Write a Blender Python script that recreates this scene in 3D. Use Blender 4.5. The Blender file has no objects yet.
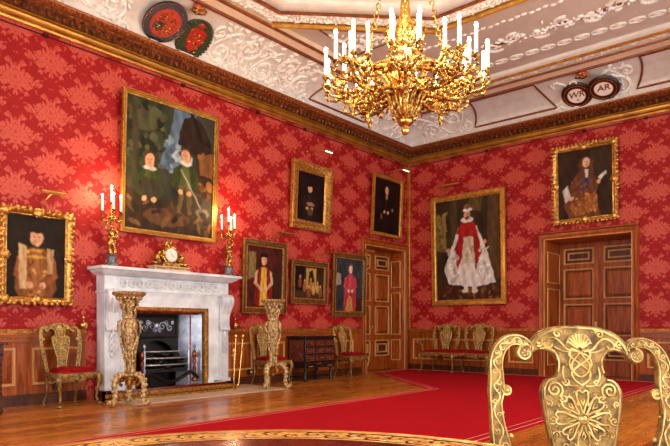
import bpy, math, random
from math import sin, cos, pi, radians, sqrt, atan2
R = random.Random(7)
scene = bpy.context.scene
col = scene.collection

# ------------------------------------------------------------------ helpers
def lin(c):
    return tuple(((x/255)/12.92 if x/255 <= .04045 else ((x/255+.055)/1.055)**2.4) for x in c)

def catmull(P, n=6, closed=False):
    out = []; N = len(P)
    rng = range(N if closed else N-1)
    for i in rng:
        p0 = P[(i-1) % N] if (closed or i > 0) else P[i]
        p1 = P[i]; p2 = P[(i+1) % N]
        p3 = P[(i+2) % N] if (closed or i+2 < N) else P[(i+1) % N]
        for k in range(n):
            t = k/n
            out.append(tuple(.5*((2*b)+(-a+c)*t+(2*a-5*b+4*c-d)*t*t+(-a+3*b-3*c+d)*t**3)
                             for a, b, c, d in zip(p0, p1, p2, p3)))
    if not closed: out.append(tuple(P[-1]))
    return out

def vsub(a, b): return (a[0]-b[0], a[1]-b[1], a[2]-b[2])
def vadd(a, b): return (a[0]+b[0], a[1]+b[1], a[2]+b[2])
def vmul(a, s): return (a[0]*s, a[1]*s, a[2]*s)
def cross(a, b): return (a[1]*b[2]-a[2]*b[1], a[2]*b[0]-a[0]*b[2], a[0]*b[1]-a[1]*b[0])
def dot(a, b): return a[0]*b[0]+a[1]*b[1]+a[2]*b[2]
def nrm(a):
    l = sqrt(dot(a, a)) or 1e-9
    return (a[0]/l, a[1]/l, a[2]/l)

class MB:
    def __init__(s): s.v = []; s.f = []; s.mi = []; s.m = 0
    def add(s, vs, fs):
        o = len(s.v); s.v += [tuple(p) for p in vs]
        for f in fs: s.f.append([i+o for i in f]); s.mi.append(s.m)
        return s
    def box(s, x0, x1, y0, y1, z0, z1):
        vs = [(x, y, z) for z in (z0, z1) for y in (y0, y1) for x in (x0, x1)]
        return s.add(vs, [(0,2,3,1), (4,5,7,6), (0,1,5,4), (1,3,7,5), (3,2,6,7), (2,0,4,6)])
    def prism(s, pts, y0, y1):                 # outline (x,z), counter-clockwise, extruded along y
        n = len(pts)
        vs = [(x, y0, z) for x, z in pts]+[(x, y1, z) for x, z in pts]
        fs = [list(range(n)), list(range(2*n-1, n-1, -1))]
        fs += [(i, i+n, (i+1) % n+n, (i+1) % n) for i in range(n)]
        return s.add(vs, fs)
    def prism_z(s, pts, z0, z1):
        n = len(pts)
        vs = [(x, y, z1) for x, y in pts]+[(x, y, z0) for x, y in pts]
        fs = [list(range(n)), list(range(2*n-1, n-1, -1))]
        fs += [(i, i+n, (i+1) % n+n, (i+1) % n) for i in range(n)]
        return s.add(vs, fs)
    def tube(s, P, r, n=6, up=(0,0,1), flat=1.0, caps=True, closed=False):
        N = len(P)
        if N < 2: return s
        rad = (lambda i: r[i]) if isinstance(r, (list, tuple)) else (lambda i: r)
        T = []
        for i in range(N):
            a = P[(i-1) % N] if closed else P[max(i-1, 0)]
            b = P[(i+1) % N] if closed else P[min(i+1, N-1)]
            T.append(nrm(vsub(b, a)))
        u = nrm(cross(T[0], up))
        if abs(dot(T[0], up)) > .98: u = nrm(cross(T[0], (1, .1, 0)))
        vs = []
        for i in range(N):
            u = nrm(vsub(u, vmul(T[i], dot(u, T[i]))))
            w = cross(T[i], u)
            for k in range(n):
                a = 2*pi*k/n
                vs.append(vadd(P[i], vadd(vmul(u, cos(a)*rad(i)), vmul(w, sin(a)*rad(i)*flat))))
        fs = []
        for i in range(N if closed else N-1):
            j = (i+1) % N
            for k in range(n):
                fs.append((i*n+k, i*n+(k+1) % n, j*n+(k+1) % n, j*n+k))
        if caps and not closed:
            fs.append(list(range(n-1, -1, -1))); fs.append([(N-1)*n+k for k in range(n)])
        return s.add(vs, fs)
    def lathe(s, prof, n=24, c=(0,0,0), lobes=0, lamp=0.0, axis='z', sx=1, sy=1):
        vs = []
        for r, z in prof:
            for k in range(n):
                a = 2*pi*k/n; q = r*(1+lamp*cos(lobes*a)) if lobes else r
                x, y = q*cos(a)*sx, q*sin(a)*sy
                if axis == 'z': vs.append((c[0]+x, c[1]+y, c[2]+z))
                elif axis == 'y': vs.append((c[0]+x, c[1]-z, c[2]+y))
                else: vs.append((c[0]+z, c[1]+x, c[2]+y))
        fs = []
        m = len(prof)
        for i in range(m-1):
            for k in range(n):
                fs.append((i*n+k, i*n+(k+1) % n, (i+1)*n+(k+1) % n, (i+1)*n+k))
        if prof[0][0] > 1e-5: fs.append(list(range(n-1, -1, -1)))
        if prof[-1][0] > 1e-5: fs.append([(m-1)*n+k for k in range(n)])
        return s.add(vs, fs)
    def ball(s, c, r, n=8, m=5, sc=(1,1,1), rot=None):
        vs = [(0,0,-1)]
        for i in range(1, m):
            a = -pi/2+pi*i/m
            for k in range(n): vs.append((cos(a)*cos(2*pi*k/n), cos(a)*sin(2*pi*k/n), sin(a)))
        vs.append((0,0,1)); L = len(vs)-1
        fs = [(0, 1+(k+1) % n, 1+k) for k in range(n)]
        for i in range(m-2):
            for k in range(n): fs.append((1+i*n+k, 1+i*n+(k+1) % n, 1+(i+1)*n+(k+1) % n, 1+(i+1)*n+k))
        fs += [(L, 1+(m-2)*n+k, 1+(m-2)*n+(k+1) % n) for k in range(n)]
        out = []
        for p in vs:
            p = (p[0]*sc[0]*r, p[1]*sc[1]*r, p[2]*sc[2]*r)
            if rot: p = vadd(vadd(vmul(rot[0], p[0]), vmul(rot[1], p[1])), vmul(rot[2], p[2]))
            out.append(vadd(c, p))
        return s.add(out, fs)
    def loop(s, prof, w, h, cx=0, cz=0):       # mitred frame in the XZ plane facing -Y; prof = (outward offset, height)
        vs = []
        for o, d in prof:
            for sx, sz in ((-1,-1), (1,-1), (1,1), (-1,1)):
                vs.append((cx+sx*(w/2+o), -d, cz+sz*(h/2+o)))
        fs = []
        for i in range(len(prof)-1):
            for k in range(4):
                fs.append((i*4+k, i*4+(k+1) % 4, (i+1)*4+(k+1) % 4, (i+1)*4+k))
        return s.add(vs, fs)
    def arch(s, prof, x0, x1, z1, z0=0):       # three-sided frame (door casing)
        vs = []
        for o, d in prof:
            vs += [(x0-o, -d, z0), (x0-o, -d, z1+o), (x1+o, -d, z1+o), (x1+o, -d, z0)]
        fs = []
        for i in range(len(prof)-1):
            for k in range(3): fs.append((i*4+k, (i+1)*4+k, (i+1)*4+k+1, i*4+k+1))
        return s.add(vs, fs)
    def plan(s, poly, prof):                   # mitred moulding round a closed plan polygon; prof = (inward offset, z)
        n = len(poly); vs = []
        nn = []
        for i in range(n):
            a = poly[i-1]; b = poly[i]; c = poly[(i+1) % n]
            e1 = (b[0]-a[0], b[1]-a[1]); e2 = (c[0]-b[0], c[1]-b[1])
            l1 = math.hypot(*e1); l2 = math.hypot(*e2)
            n1 = (-e1[1]/l1, e1[0]/l1); n2 = (-e2[1]/l2, e2[0]/l2)
            k = 1+n1[0]*n2[0]+n1[1]*n2[1]
            nn.append(((n1[0]+n2[0])/k, (n1[1]+n2[1])/k))
        for o, z in prof:
            for i in range(n): vs.append((poly[i][0]+nn[i][0]*o, poly[i][1]+nn[i][1]*o, z))
        fs = []
        for i in range(len(prof)-1):
            for k in range(n): fs.append((i*n+k, i*n+(k+1) % n, (i+1)*n+(k+1) % n, (i+1)*n+k))
        return s.add(vs, fs)
    def ribbon(s, path, y0, y1, ch=.2):        # flat band with chamfered edges; path = (x, z, half width)
        N = len(path); vs = []
        for i in range(N):
            a = path[max(i-1, 0)]; b = path[min(i+1, N-1)]
            dx, dz = b[0]-a[0], b[1]-a[1]; l = math.hypot(dx, dz) or 1e-9
            nx, nz = -dz/l, dx/l; x, z, h = path[i]
            ym = (y0+y1)/2
            for q, y in ((-1, ym), (-1+ch, y0), (0, y0-(y1-y0)*.1), (1-ch, y0), (1, ym), (1-ch, y1), (-1+ch, y1)):
                vs.append((x+nx*h*q, y, z+nz*h*q))
        fs = []
        for i in range(N-1):
            for k in range(7): fs.append((i*7+k, (i+1)*7+k, (i+1)*7+(k+1) % 7, i*7+(k+1) % 7))
        fs.append(list(range(7))); fs.append([(N-1)*7+k for k in range(6, -1, -1)])
        return s.add(vs, fs)
    def xf(s, f):
        s.v = [f(p) for p in s.v]; return s
    def build(s, name, mat, parent=None, smooth=True, bevel=0, ang=35):
        me = bpy.data.meshes.new(name); me.from_pydata(s.v, [], s.f)
        mats = mat if isinstance(mat, (list, tuple)) else [mat]
        for m in mats: me.materials.append(M[m])
        if len(mats) > 1: me.polygons.foreach_set('material_index', s.mi)
        me.update()
        import bmesh
        bm = bmesh.new(); bm.from_mesh(me); bmesh.ops.recalc_face_normals(bm, faces=bm.faces[:]); bm.to_mesh(me); bm.free()
        if smooth:
            me.polygons.foreach_set('use_smooth', [True]*len(me.polygons))
            me.set_sharp_from_angle(angle=radians(ang))
        o = bpy.data.objects.new(name, me); col.objects.link(o)
        if parent: o.parent = parent
        if bevel:
            b = o.modifiers.new('bevel', 'BEVEL'); b.width = bevel; b.segments = 2; b.limit_method = 'ANGLE'; b.angle_limit = radians(40)
            b.harden_normals = False
        return o

def tag(o, label=None, cat=None, group=None, kind=None):
    if label: o['label'] = label
    if cat: o['category'] = cat
    if group: o['group'] = group
    if kind: o['kind'] = kind
    return o
def empty(name, loc=(0,0,0), rz=0, rx=0):
    o = bpy.data.objects.new(name, None); o.empty_display_size = .1; col.objects.link(o)
    o.location = loc; o.rotation_euler = (radians(rx), 0, radians(rz)); return o
def kids(o): return [c for c in bpy.data.objects if c.parent == o]
def copy_tree(o, parent=None):
    c = o.copy(); col.objects.link(c); c.parent = parent
    for ch in kids(o): copy_tree(ch, c)
    return c
def place(o, loc, rz): o.location = loc; o.rotation_euler = (0, 0, radians(rz)); return o

def spiral(cx, cz, r0, r1, a0, turns, n=18):   # (x,z) points from radius r0 to r1
    out = []
    for i in range(n+1):
        t = i/n; r = r0+(r1-r0)*t; a = a0+2*pi*turns*t
        out.append((cx+r*cos(a), cz+r*sin(a)))
    return out

# ------------------------------------------------------------------ materials
M = {}
class NT:
    def __init__(s, name):
        s.m = bpy.data.materials.new(name); s.m.use_nodes = True; s.t = s.m.node_tree
        s.t.nodes.clear()
        s.o = s.t.nodes.new('ShaderNodeOutputMaterial'); s.b = s.t.nodes.new('ShaderNodeBsdfPrincipled')
        s.t.links.new(s.b.outputs[0], s.o.inputs[0]); M[name] = s.m
    def n(s, typ, **kw):
        x = s.t.nodes.new('ShaderNode'+typ)
        for k, v in kw.items():
            if k in ('operation', 'blend_type', 'data_type', 'wave_type', 'bands_direction', 'feature', 'layer_name', 'distance', 'clamp'): setattr(x, k, v)
        return x
    def l(s, a, b): s.t.links.new(a, b)
    def val(s, x, i):
        return x
    def math(s, op, a, b=None, c=None):
        x = s.n('Math', operation=op)
        for i, q in enumerate((a, b, c)):
            if q is None: continue
            if isinstance(q, (int, float)): x.inputs[i].default_value = q
            else: s.l(q, x.inputs[i])
        return x.outputs[0]
    def obj(s): return s.n('TexCoord').outputs['Object']
    def noise(s, vec, scale, detail=3, rough=.55, dist=0):
        x = s.n('TexNoise'); x.inputs['Scale'].default_value = scale; x.inputs['Detail'].default_value = detail
        x.inputs['Roughness'].default_value = rough; x.inputs['Distortion'].default_value = dist
        if vec is not None: s.l(vec, x.inputs['Vector'])
        return x.outputs['Fac']
    def ramp(s, fac, stops, interp='LINEAR'):
        x = s.n('ValToRGB'); e = x.color_ramp.elements; x.color_ramp.interpolation = interp
        while len(e) < len(stops): e.new(.5)
        for q, (p, c) in zip(e, stops): q.position = p; q.color = (*c, 1)
        s.l(fac, x.inputs[0]); return x.outputs[0]
    def mapping(s, vec, scale):
        x = s.n('Mapping'); x.inputs['Scale'].default_value = scale; s.l(vec, x.inputs['Vector']); return x.outputs[0]
    def bump(s, h, strength=.3, dist=.01):
        x = s.n('Bump'); x.inputs['Strength'].default_value = strength; x.inputs['Distance'].default_value = dist
        s.l(h, x.inputs['Height']); s.l(x.outputs[0], s.b.inputs['Normal'])
    def setb(s, **kw):
        for k, v in kw.items():
            k = {'col': 'Base Color', 'rough': 'Roughness', 'metal': 'Metallic', 'spec': 'Specular IOR Level', 'coat': 'Coat Weight',
                 'coatr': 'Coat Roughness', 'sheen': 'Sheen Weight', 'em': 'Emission Strength', 'emc': 'Emission Color'}[k]
            i = s.b.inputs[k]
            if hasattr(v, 'node'): s.l(v, i)
            else: i.default_value = (*v, 1) if isinstance(v, tuple) else v

def mat_mottle(name, c1, c2, scale=20, rough=.4, metal=0, bs=.3, bd=.01, bscale=None, **kw):
    t = NT(name); o = t.obj()
    f = t.noise(o, scale, 4)
    t.setb(col=t.ramp(f, [(.35, lin(c1)), (.65, lin(c2))]), rough=rough, metal=metal, **kw)
    if bs: t.bump(t.noise(o, bscale or scale*2, 4), bs, bd)
    return t
mat_mottle('gilt', (150,100,36), (226,174,88), 22, .33, .8, .5, .006, 60)
mat_mottle('gilt_carved', (122,90,48), (226,192,130), 30, .38, .5, .9, .012, 70)
mat_mottle('gilt_dark', (112,66,18), (190,130,50), 25, .4, .7, .8, .01, 60)
mat_mottle('chair_gilt', (82,58,24), (168,130,64), 30, .38, .42, .8, .004, 150)
mat_mottle('chair_relief', (176,138,68), (226,194,120), 24, .3, .55, .3, .002, 120)
mat_mottle('brass', (196,150,70), (232,192,110), 10, .22, .95, 0)
mat_mottle('ormolu', (92,50,14), (222,172,86), 26, .24, .85, .9, .012, 50)
mat_mottle('gold_line', (176,120,40), (214,160,70), 8, .35, .6, .15, .003, 60)
mat_mottle('gold_band', (138,88,20), (176,122,40), 4, .36, .55, .25, .004, 40)
mat_mottle('brown_line', (104,48,18), (138,70,30), 8, .45, .25, .15, .003, 60)
mat_mottle('frieze', (70,30,14), (140,78,34), 18, .42, .45, 1.0, .03, 26)
mat_mottle('dart', (96,46,20), (168,94,44), 30, .4, .45, .4, .006, 60)
mat_mottle('plaster', (204,198,190), (220,214,206), 5, .75, 0, .25, .006, 40)
mat_mottle('plaster_mauve', (190,172,160), (200,184,172), 3, .8, 0, .1, .004, 30)
mat_mottle('plaster_peach', (208,178,150), (220,192,164), 3, .7, 0, .1, .004, 30)
mat_mottle('relief', (214,208,200), (244,240,232), 14, .65, 0, .6, .01, 60)
mat_mottle('marble', (190,195,198), (224,228,230), 4, .28, 0, .05, .002, 30)
mat_mottle('hearthstone', (176,150,128), (200,176,152), 4, .4, 0, .05, .002, 30)
mat_mottle('iron', (22,18,16), (40,33,30), 12, .45, .6, .4, .004, 60)
mat_mottle('steel', (150,160,176), (200,206,216), 6, .34, .75, .1, .002, 8)
mat_mottle('copper', (104,46,26), (150,76,44), 10, .25, .9, .1, .002, 30)
mat_mottle('velvet', (112,4,8), (146,8,14), 12, .9, 0, .2, .003, 90, spec=.15)
mat_mottle('ebony', (16,11,10), (34,24,20), 18, .3, 0, .5, .004, 60)
mat_mottle('tortoise', (56,24,14), (118,56,34), 30, .3, 0, .3, .003, 60)
mat_mottle('wax', (250,244,224), (255,250,236), 5, .5, 0, 0, em=1.2, emc=lin((255,226,170)))
mat_mottle('black_plastic', (14,14,14), (20,20,20), 5, .4, 0, 0)
mat_mottle('white_plastic', (228,228,224), (236,236,232), 5, .4, 0, 0)
mat_mottle('dial', (226,222,210), (240,236,226), 5, .4, 0, 0)
mat_mottle('blue_enamel', (18,20,44), (34,38,70), 20, .35, 0, .3, .003, 60)
mat_mottle('green_leaf', (30,40,22), (58,66,34), 24, .5, 0, .6, .006, 60)
mat_mottle('dark_disc', (34,14,12), (54,24,18), 18, .4, 0, .4, .004, 60)
mat_mottle('red_enamel', (150,24,18), (184,38,26), 14, .4, 0, .2, .003, 60)
mat_mottle('grey_marble', (70,72,72), (112,112,108), 8, .25, 0, .1, .002, 30)

def wood(name, c1, c2, c3, rough=.42, axis='z', sc=1.0, coat=.08):
    t = NT(name); o = t.obj()
    s = {'z': (9, 9, .8), 'x': (.8, 9, 9), 'y': (9, .8, 9)}[axis]
    f = t.noise(t.mapping(o, tuple(q*sc for q in s)), 1.6, 5, .6, .8)
    g = t.noise(t.mapping(o, tuple(q*6*sc for q in s)), 2, 2)
    f2 = t.math('ADD', t.math('MULTIPLY', f, .8), t.math('MULTIPLY', g, .2))
    t.setb(col=t.ramp(f2, [(.3, lin(c1)), (.5, lin(c2)), (.7, lin(c3))]), rough=rough, coat=coat, coatr=.15, spec=.22)
    t.bump(g, .06, .002); return t
wood('oak', (92,36,7), (146,68,18), (188,100,36))
wood('oak_h', (92,36,7), (146,68,18), (188,100,36), axis='x')
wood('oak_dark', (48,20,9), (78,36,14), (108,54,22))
wood('oak_highlight', (160,104,50), (200,146,84), (222,176,112), .3)  # paler oak for moulding edges: reflected light put into the colour
wood('walnut', (44,20,10), (70,34,18), (96,50,26))
wood('frame_brown', (58,34,16), (92,60,28), (128,88,44), .35)
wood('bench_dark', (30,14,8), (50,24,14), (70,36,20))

# floorboards
t = NT('boards'); o = t.obj(); sp = t.n('SeparateXYZ'); t.l(o, sp.inputs[0])
bx = t.math('DIVIDE', sp.outputs[0], .19); idx = t.math('FLOOR', bx)
stag = t.math('MULTIPLY', t.math('FRACT', t.math('MULTIPLY', t.math('SINE', t.math('MULTIPLY', idx, 12.99)), 43.7)), 3.0)
by = t.math('DIVIDE', t.math('ADD', sp.outputs[1], stag), 3.0); idy = t.math('FLOOR', by)
rnd = t.math('FRACT', t.math('MULTIPLY', t.math('SINE', t.math('ADD', t.math('MULTIPLY', idx, 7.3), t.math('MULTIPLY', idy, 3.1))), 917.3))
g = t.noise(t.mapping(o, (14, .9, 1)), 2, 5, .6, .6)
big = t.noise(o, .8, 2)
f = t.math('ADD', t.math('MULTIPLY', rnd, .28), t.math('ADD', t.math('MULTIPLY', g, .5), t.math('MULTIPLY', big, .22)))
ed = t.math('SUBTRACT', t.math('FRACT', bx), .5); ed = t.math('GREATER_THAN', t.math('ABSOLUTE', ed), .488)
c = t.ramp(f, [(.25, lin((112,56,8))), (.5, lin((172,94,22))), (.75, lin((212,132,46)))])
mx = t.n('Mix', data_type='RGBA'); t.l(ed, mx.inputs[0]); t.l(c, mx.inputs[6]); mx.inputs[7].default_value = (*lin((88,40,12)), 1)
t.setb(col=mx.outputs[2], rough=t.math('ADD', .2, t.math('MULTIPLY', g, .16)), coat=.3, coatr=.12)
t.bump(g, .08, .003)

# red silk damask: mirror-symmetric, half-drop repeat
def damask(name, dark, light, W=.96, H=.745):
    t = NT(name); o = t.obj(); sp = t.n('SeparateXYZ'); t.l(o, sp.inputs[0])
    U = t.math('MULTIPLY', sp.outputs[0], 2*pi/W); V = t.math('MULTIPLY', sp.outputs[2], 2*pi/H)
    cu, cv = t.math('COSINE', U), t.math('COSINE', V)
    s0 = t.math('ADD', cu, cv); s = t.math('MULTIPLY', t.math('ABSOLUTE', s0), .5)      # 1 in a flower's heart, 0 on the ogee lattice
    isB = t.math('MULTIPLY', t.math('LESS_THAN', s0, 0), .5)
    def local(x, P):                                # distance from the nearest flower, in metres
        q = t.math('ADD', t.math('ADD', t.math('DIVIDE', x, P), isB), .5)
        return t.math('MULTIPLY', t.math('SUBTRACT', t.math('FRACT', q), .5), P)
    lx = t.math('ABSOLUTE', local(sp.outputs[0], W)); lz = local(sp.outputs[2], H)
    cb = t.n('CombineXYZ'); t.l(lx, cb.inputs[0]); t.l(lz, cb.inputs[2])
    th = t.math('ARCTAN2', lx, lz); r = t.math('SQRT', t.math('ADD', t.math('MULTIPLY', lx, lx), t.math('MULTIPLY', lz, lz)))
    n1 = t.noise(cb.outputs[0], 11, 1, .5, .5); n2 = t.noise(cb.outputs[0], 24, 1, .5, .3); n3 = t.noise(cb.outputs[0], 15, 1, .5, .8)
    pet = t.math('COSINE', t.math('ADD', t.math('MULTIPLY', th, 10), t.math('MULTIPLY', r, 30)))
    g = t.math('ADD', t.math('SUBTRACT', s, .37), t.math('MULTIPLY', pet, .09))
    g = t.math('ADD', g, t.math('MULTIPLY', t.math('SUBTRACT', n1, .5), 2.0))
    g = t.math('ADD', g, t.math('MULTIPLY', t.math('SUBTRACT', n2, .5), 1.1))
    k1 = t.n('MapRange'); t.l(g, k1.inputs[0]); k1.inputs[1].default_value = -.03; k1.inputs[2].default_value = .07
    k2 = t.n('MapRange'); t.l(t.math('ABSOLUTE', t.math('SUBTRACT', n3, .5)), k2.inputs[0]); k2.inputs[1].default_value = .016; k2.inputs[2].default_value = .045
    k2.inputs[3].default_value = .35
    k = t.n('Math', operation='MULTIPLY'); t.l(k1.outputs[0], k.inputs[0]); t.l(k2.outputs[0], k.inputs[1])
    weave = t.noise(t.mapping(o, (40, 1, 2)), 3, 3)
    st = t.noise(t.mapping(o, (1.2, 1, .12)), 2.2, 3)
    mx = t.n('Mix', data_type='RGBA'); t.l(k.outputs[0], mx.inputs[0]); mx.inputs[6].default_value = (*lin(dark), 1); mx.inputs[7].default_value = (*lin(light), 1)
    seam = t.math('FRACT', t.math('DIVIDE', t.math('ADD', sp.outputs[0], .21), W/2*1.0))
    seam = t.math('LESS_THAN', seam, .012)
    m2 = t.n('Mix', data_type='RGBA', blend_type='MULTIPLY'); m2.inputs[0].default_value = 1
    t.l(mx.outputs[2], m2.inputs[6])
    t.l(t.ramp(t.math('ADD', t.math('MULTIPLY', weave, .4), t.math('MULTIPLY', st, .6)), [(.3, (.86,.84,.84)), (.7, (1,1,1))]), m2.inputs[7])
    m3 = t.n('Mix', data_type='RGBA'); t.l(t.math('MULTIPLY', seam, .55), m3.inputs[0]); t.l(m2.outputs[2], m3.inputs[6]); m3.inputs[7].default_value = (*lin((96,8,10)), 1)
    t.setb(col=m3.outputs[2], rough=t.math('SUBTRACT', .66, t.math('MULTIPLY', k.outputs[0], .14)), spec=.3)
    t.bump(k.outputs[0], .12, .002)
damask('damask', (148,3,7), (190,76,60))

t = NT('carpet'); o = t.obj()
t.setb(col=t.ramp(t.noise(o, 90, 2), [(.3, lin((150,4,16))), (.7, lin((178,10,26)))]), rough=1.0, spec=.1); t.bump(t.noise(o, 260, 2), .4, .004)
mat_mottle('carpet_stripe', (196,120,104), (214,144,124), 40, .95, 0, .2, .002, 90)

# marquetry rim of the round table
wood('band_wood', (40,14,6), (66,26,10), (92,40,16), .22, coat=.3)
mat_mottle('inlay', (176,108,34), (226,162,66), 20, .3, 0, 0)
wood('table_red', (54,10,8), (84,16,12), (108,26,16), .12, coat=.8)

t = NT('canvas_paint'); a = t.t.nodes.new('ShaderNodeVertexColor'); a.layer_name = 'paint'
t.setb(col=a.outputs[0], rough=.55, spec=.12); t.bump(t.noise(t.obj(), 90, 2), .06, .001)

t = NT('bulb'); t.setb(col=(1,.9,.7), em=60.0, emc=(1,.72,.38))
t = NT('picture_lamp'); t.setb(col=(1,.9,.8), em=3.0, emc=(1,.8,.62))
t = NT('glass'); t.t.nodes.remove(t.b)
tr = t.n('BsdfTransparent'); gl = t.n('BsdfGlossy'); gl.inputs['Roughness'].default_value = .02; mxs = t.n('MixShader'); mxs.inputs[0].default_value = .06
t.l(tr.outputs[0], mxs.inputs[1]); t.l(gl.outputs[0], mxs.inputs[2]); t.l(mxs.outputs[0], t.o.inputs[0])
LP, DL, DF, EXPO = 50, 82, 175, 0.9
# ------------------------------------------------------------------ the room: left wall x=0, end wall y=0, ceiling 6.2
RW, RL, HT = 9.7, 14.85, 6.2
def wall(name, x0, x1, holes, loc, rz, th=1.0, mat='damask'):
    m = MB(); xs = sorted({x0, x1, *[h[0] for h in holes], *[h[1] for h in holes]})
    for a, b in zip(xs, xs[1:]):
        hs = sorted([(h[2], h[3]) for h in holes if h[0] <= a and h[1] >= b]); z = 0
        for h0, h1 in hs:
            if h0 > z: m.box(a, b, 0, th, z, h0)
            z = h1
        m.box(a, b, 0, th, z, HT)
    o = m.build(name, mat, smooth=False); place(o, loc, rz); tag(o, kind='structure'); return o
# left wall local x = world y
LD = (-1.86, -.26, 3.0); BD = (3.58, 5.33, 2.97)
wall('wall_left', -RL-1, 1, [(LD[0], LD[1], 0, LD[2]), (-7.98, -6.74, 0, 1.3)], (0,0,0), 90)
wall('wall_back', 0, RW, [(BD[0], BD[1], 0, BD[2])], (0,0,0), 0, th=1.0)
WIN = [(1.4, 3.2), (4.0, 5.8), (6.5, 8.3), (9.1, 10.9), (11.7, 13.5)]
wall('wall_right', 0, RL, [(a, b, .5, 4.9) for a, b in WIN], (RW, 0, 0), -90, th=.5)
WF = [(1.5, 3.5), (5.8, 7.8)]
wall('wall_front', 0, RW, [(a, b, .5, 4.9) for a, b in WF], (RW, -RL, 0), 180, th=.5)
tag(MB().box(-1, RW+.5, -RL-.5, 1, -.2, 0).build('floor', 'boards', smooth=False), kind='structure')
tag(MB().box(-1, RW+.5, -RL-.5, 1, HT, HT+.2).build('ceiling', 'plaster_mauve', smooth=False), kind='structure')
# windows behind the camera and on the right: the daylight of the room
k = 0
for (a, b), (px, py, rz) in [(w, (RW, 0, -90)) for w in WIN]+[(w, (RW, -RL, 180)) for w in WF]:
    k += 1
    w = empty('window_%d' % k, (px, py, 0), rz); tag(w, kind='structure')
    m = MB(); cx = (a+b)/2; m.loop([(0,-.3), (0,0), (.12,.05), (.12,-.02), (-.06,-.3)], b-a-.001, 4.4, cx, 2.7)
    for i in range(1, 3): m.box(a+(b-a)*i/3-.02, a+(b-a)*i/3+.02, .2, .25, .5, 4.9)
    for i in range(1, 5): m.box(a, b, .2, .25, .5+4.4*i/5-.02, .5+4.4*i/5+.02)
    m.build('window_frame', 'oak_dark', w, smooth=False)
    MB().box(a, b, .22, .225, .5, 4.9).build('pane', 'glass', w, smooth=False)

# cornice
rect = [(0,0), (0,-RL), (RW,-RL), (RW,0)]
m = MB().plan(rect, [(0,5.25), (.05,5.24), (.06,5.27), (.10,5.285), (.10,5.315), (.07,5.325), (.08,5.36), (.12,5.37), (.12,5.39), (0,5.39)])
tag(m.build('trim_1', 'gold_band', ang=50), kind='structure')
m = MB().plan(rect, [(0,5.385), (.11,5.385), (.125,5.41), (.17,5.44), (.22,5.475), (.24,5.50), (.0,5.50)])
for s in range(int(RL/.11)):                    # acanthus leaves of the dark frieze
    y = -.1-s*.11; m.ball((.165,y,5.44), .05, 6, 4, (.8,.55,1.1))
for s in range(int(RW/.11)):
    x = .1+s*.11; m.ball((x,-.165,5.44), .05, 6, 4, (.55,.8,1.1))
tag(m.build('trim_2', 'frieze', ang=60), kind='structure')
m = MB().plan(rect, [(0,5.50), (.25,5.50), (.27,5.52), (.31,5.53), (.33,5.565), (.33,5.585), (0,5.585)])
for s in range(int(RL/.075)): m.ball((.295,-.3-s*.075,5.525), .027, 6, 4, (1,.8,.8))
for s in range(int(RW/.075)): m.ball((.3+s*.075,-.295,5.525), .027, 6, 4, (.8,1,.8))
tag(m.build('trim_3', 'dart', ang=60), kind='structure')
# thin dark hanging rail with hooks, and the gold fillet in the corner
m = MB().plan(rect, [(0,5.185), (.018,5.185), (.018,5.2), (0,5.2)])
for y in (-9.2,-6.9,-5.2,-3.9,-1.2): m.box(0,.05,y-.03,y+.03,5.17,5.215)
for x in (1.3,2.2,4.4,5.6): m.box(x-.03,x+.03,-.05,0,5.17,5.215)
tag(m.build('trim_4', 'bench_dark', smooth=False), kind='structure')
m = MB().box(.0,.07,-.06,0,1.03,5.25)
tag(m.build('trim_5', 'gold_line', bevel=.008), kind='structure')

# cove
E0, E1, Z0, Z1 = .28, 1.12, 5.57, 6.04
def cove_ez(t):
    a = t*pi/2*.92; k = sin(pi/2*.92)
    return E0+(E1-E0)*(1-cos(a))/(1-cos(pi/2*.92)), Z0+(Z1-Z0)*sin(a)/k
def cove(side, s, t, lift=0):                   # s = distance along the wall from the corner, t = 0 at the cornice .. 1 at the ceiling
    e, z = cove_ez(t); e2, z2 = cove_ez(t+.01); de, dz = e2-e, z2-z; l = math.hypot(de, dz)
    e += dz/l*lift; z -= de/l*lift
    return (e, -s, z) if side == 'L' else (s, -e, z)
tag(MB().plan(rect, [cove_ez(i/12) for i in range(13)]+[(1.12,6.2)]).build('trim_6', 'plaster', ang=60), kind='structure')
def cove_basis(side, s, t):
    p = cove(side, s, t); a = cove(side, s+.01, t); b = cove(side, s, t+.01)
    u = nrm(vsub(a, p)); v = nrm(vsub(b, p)); w = nrm(vsub(cove(side, s, t, .01), p)); return p, u, v, w
CL = .98                                       # arc length of the cove
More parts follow.
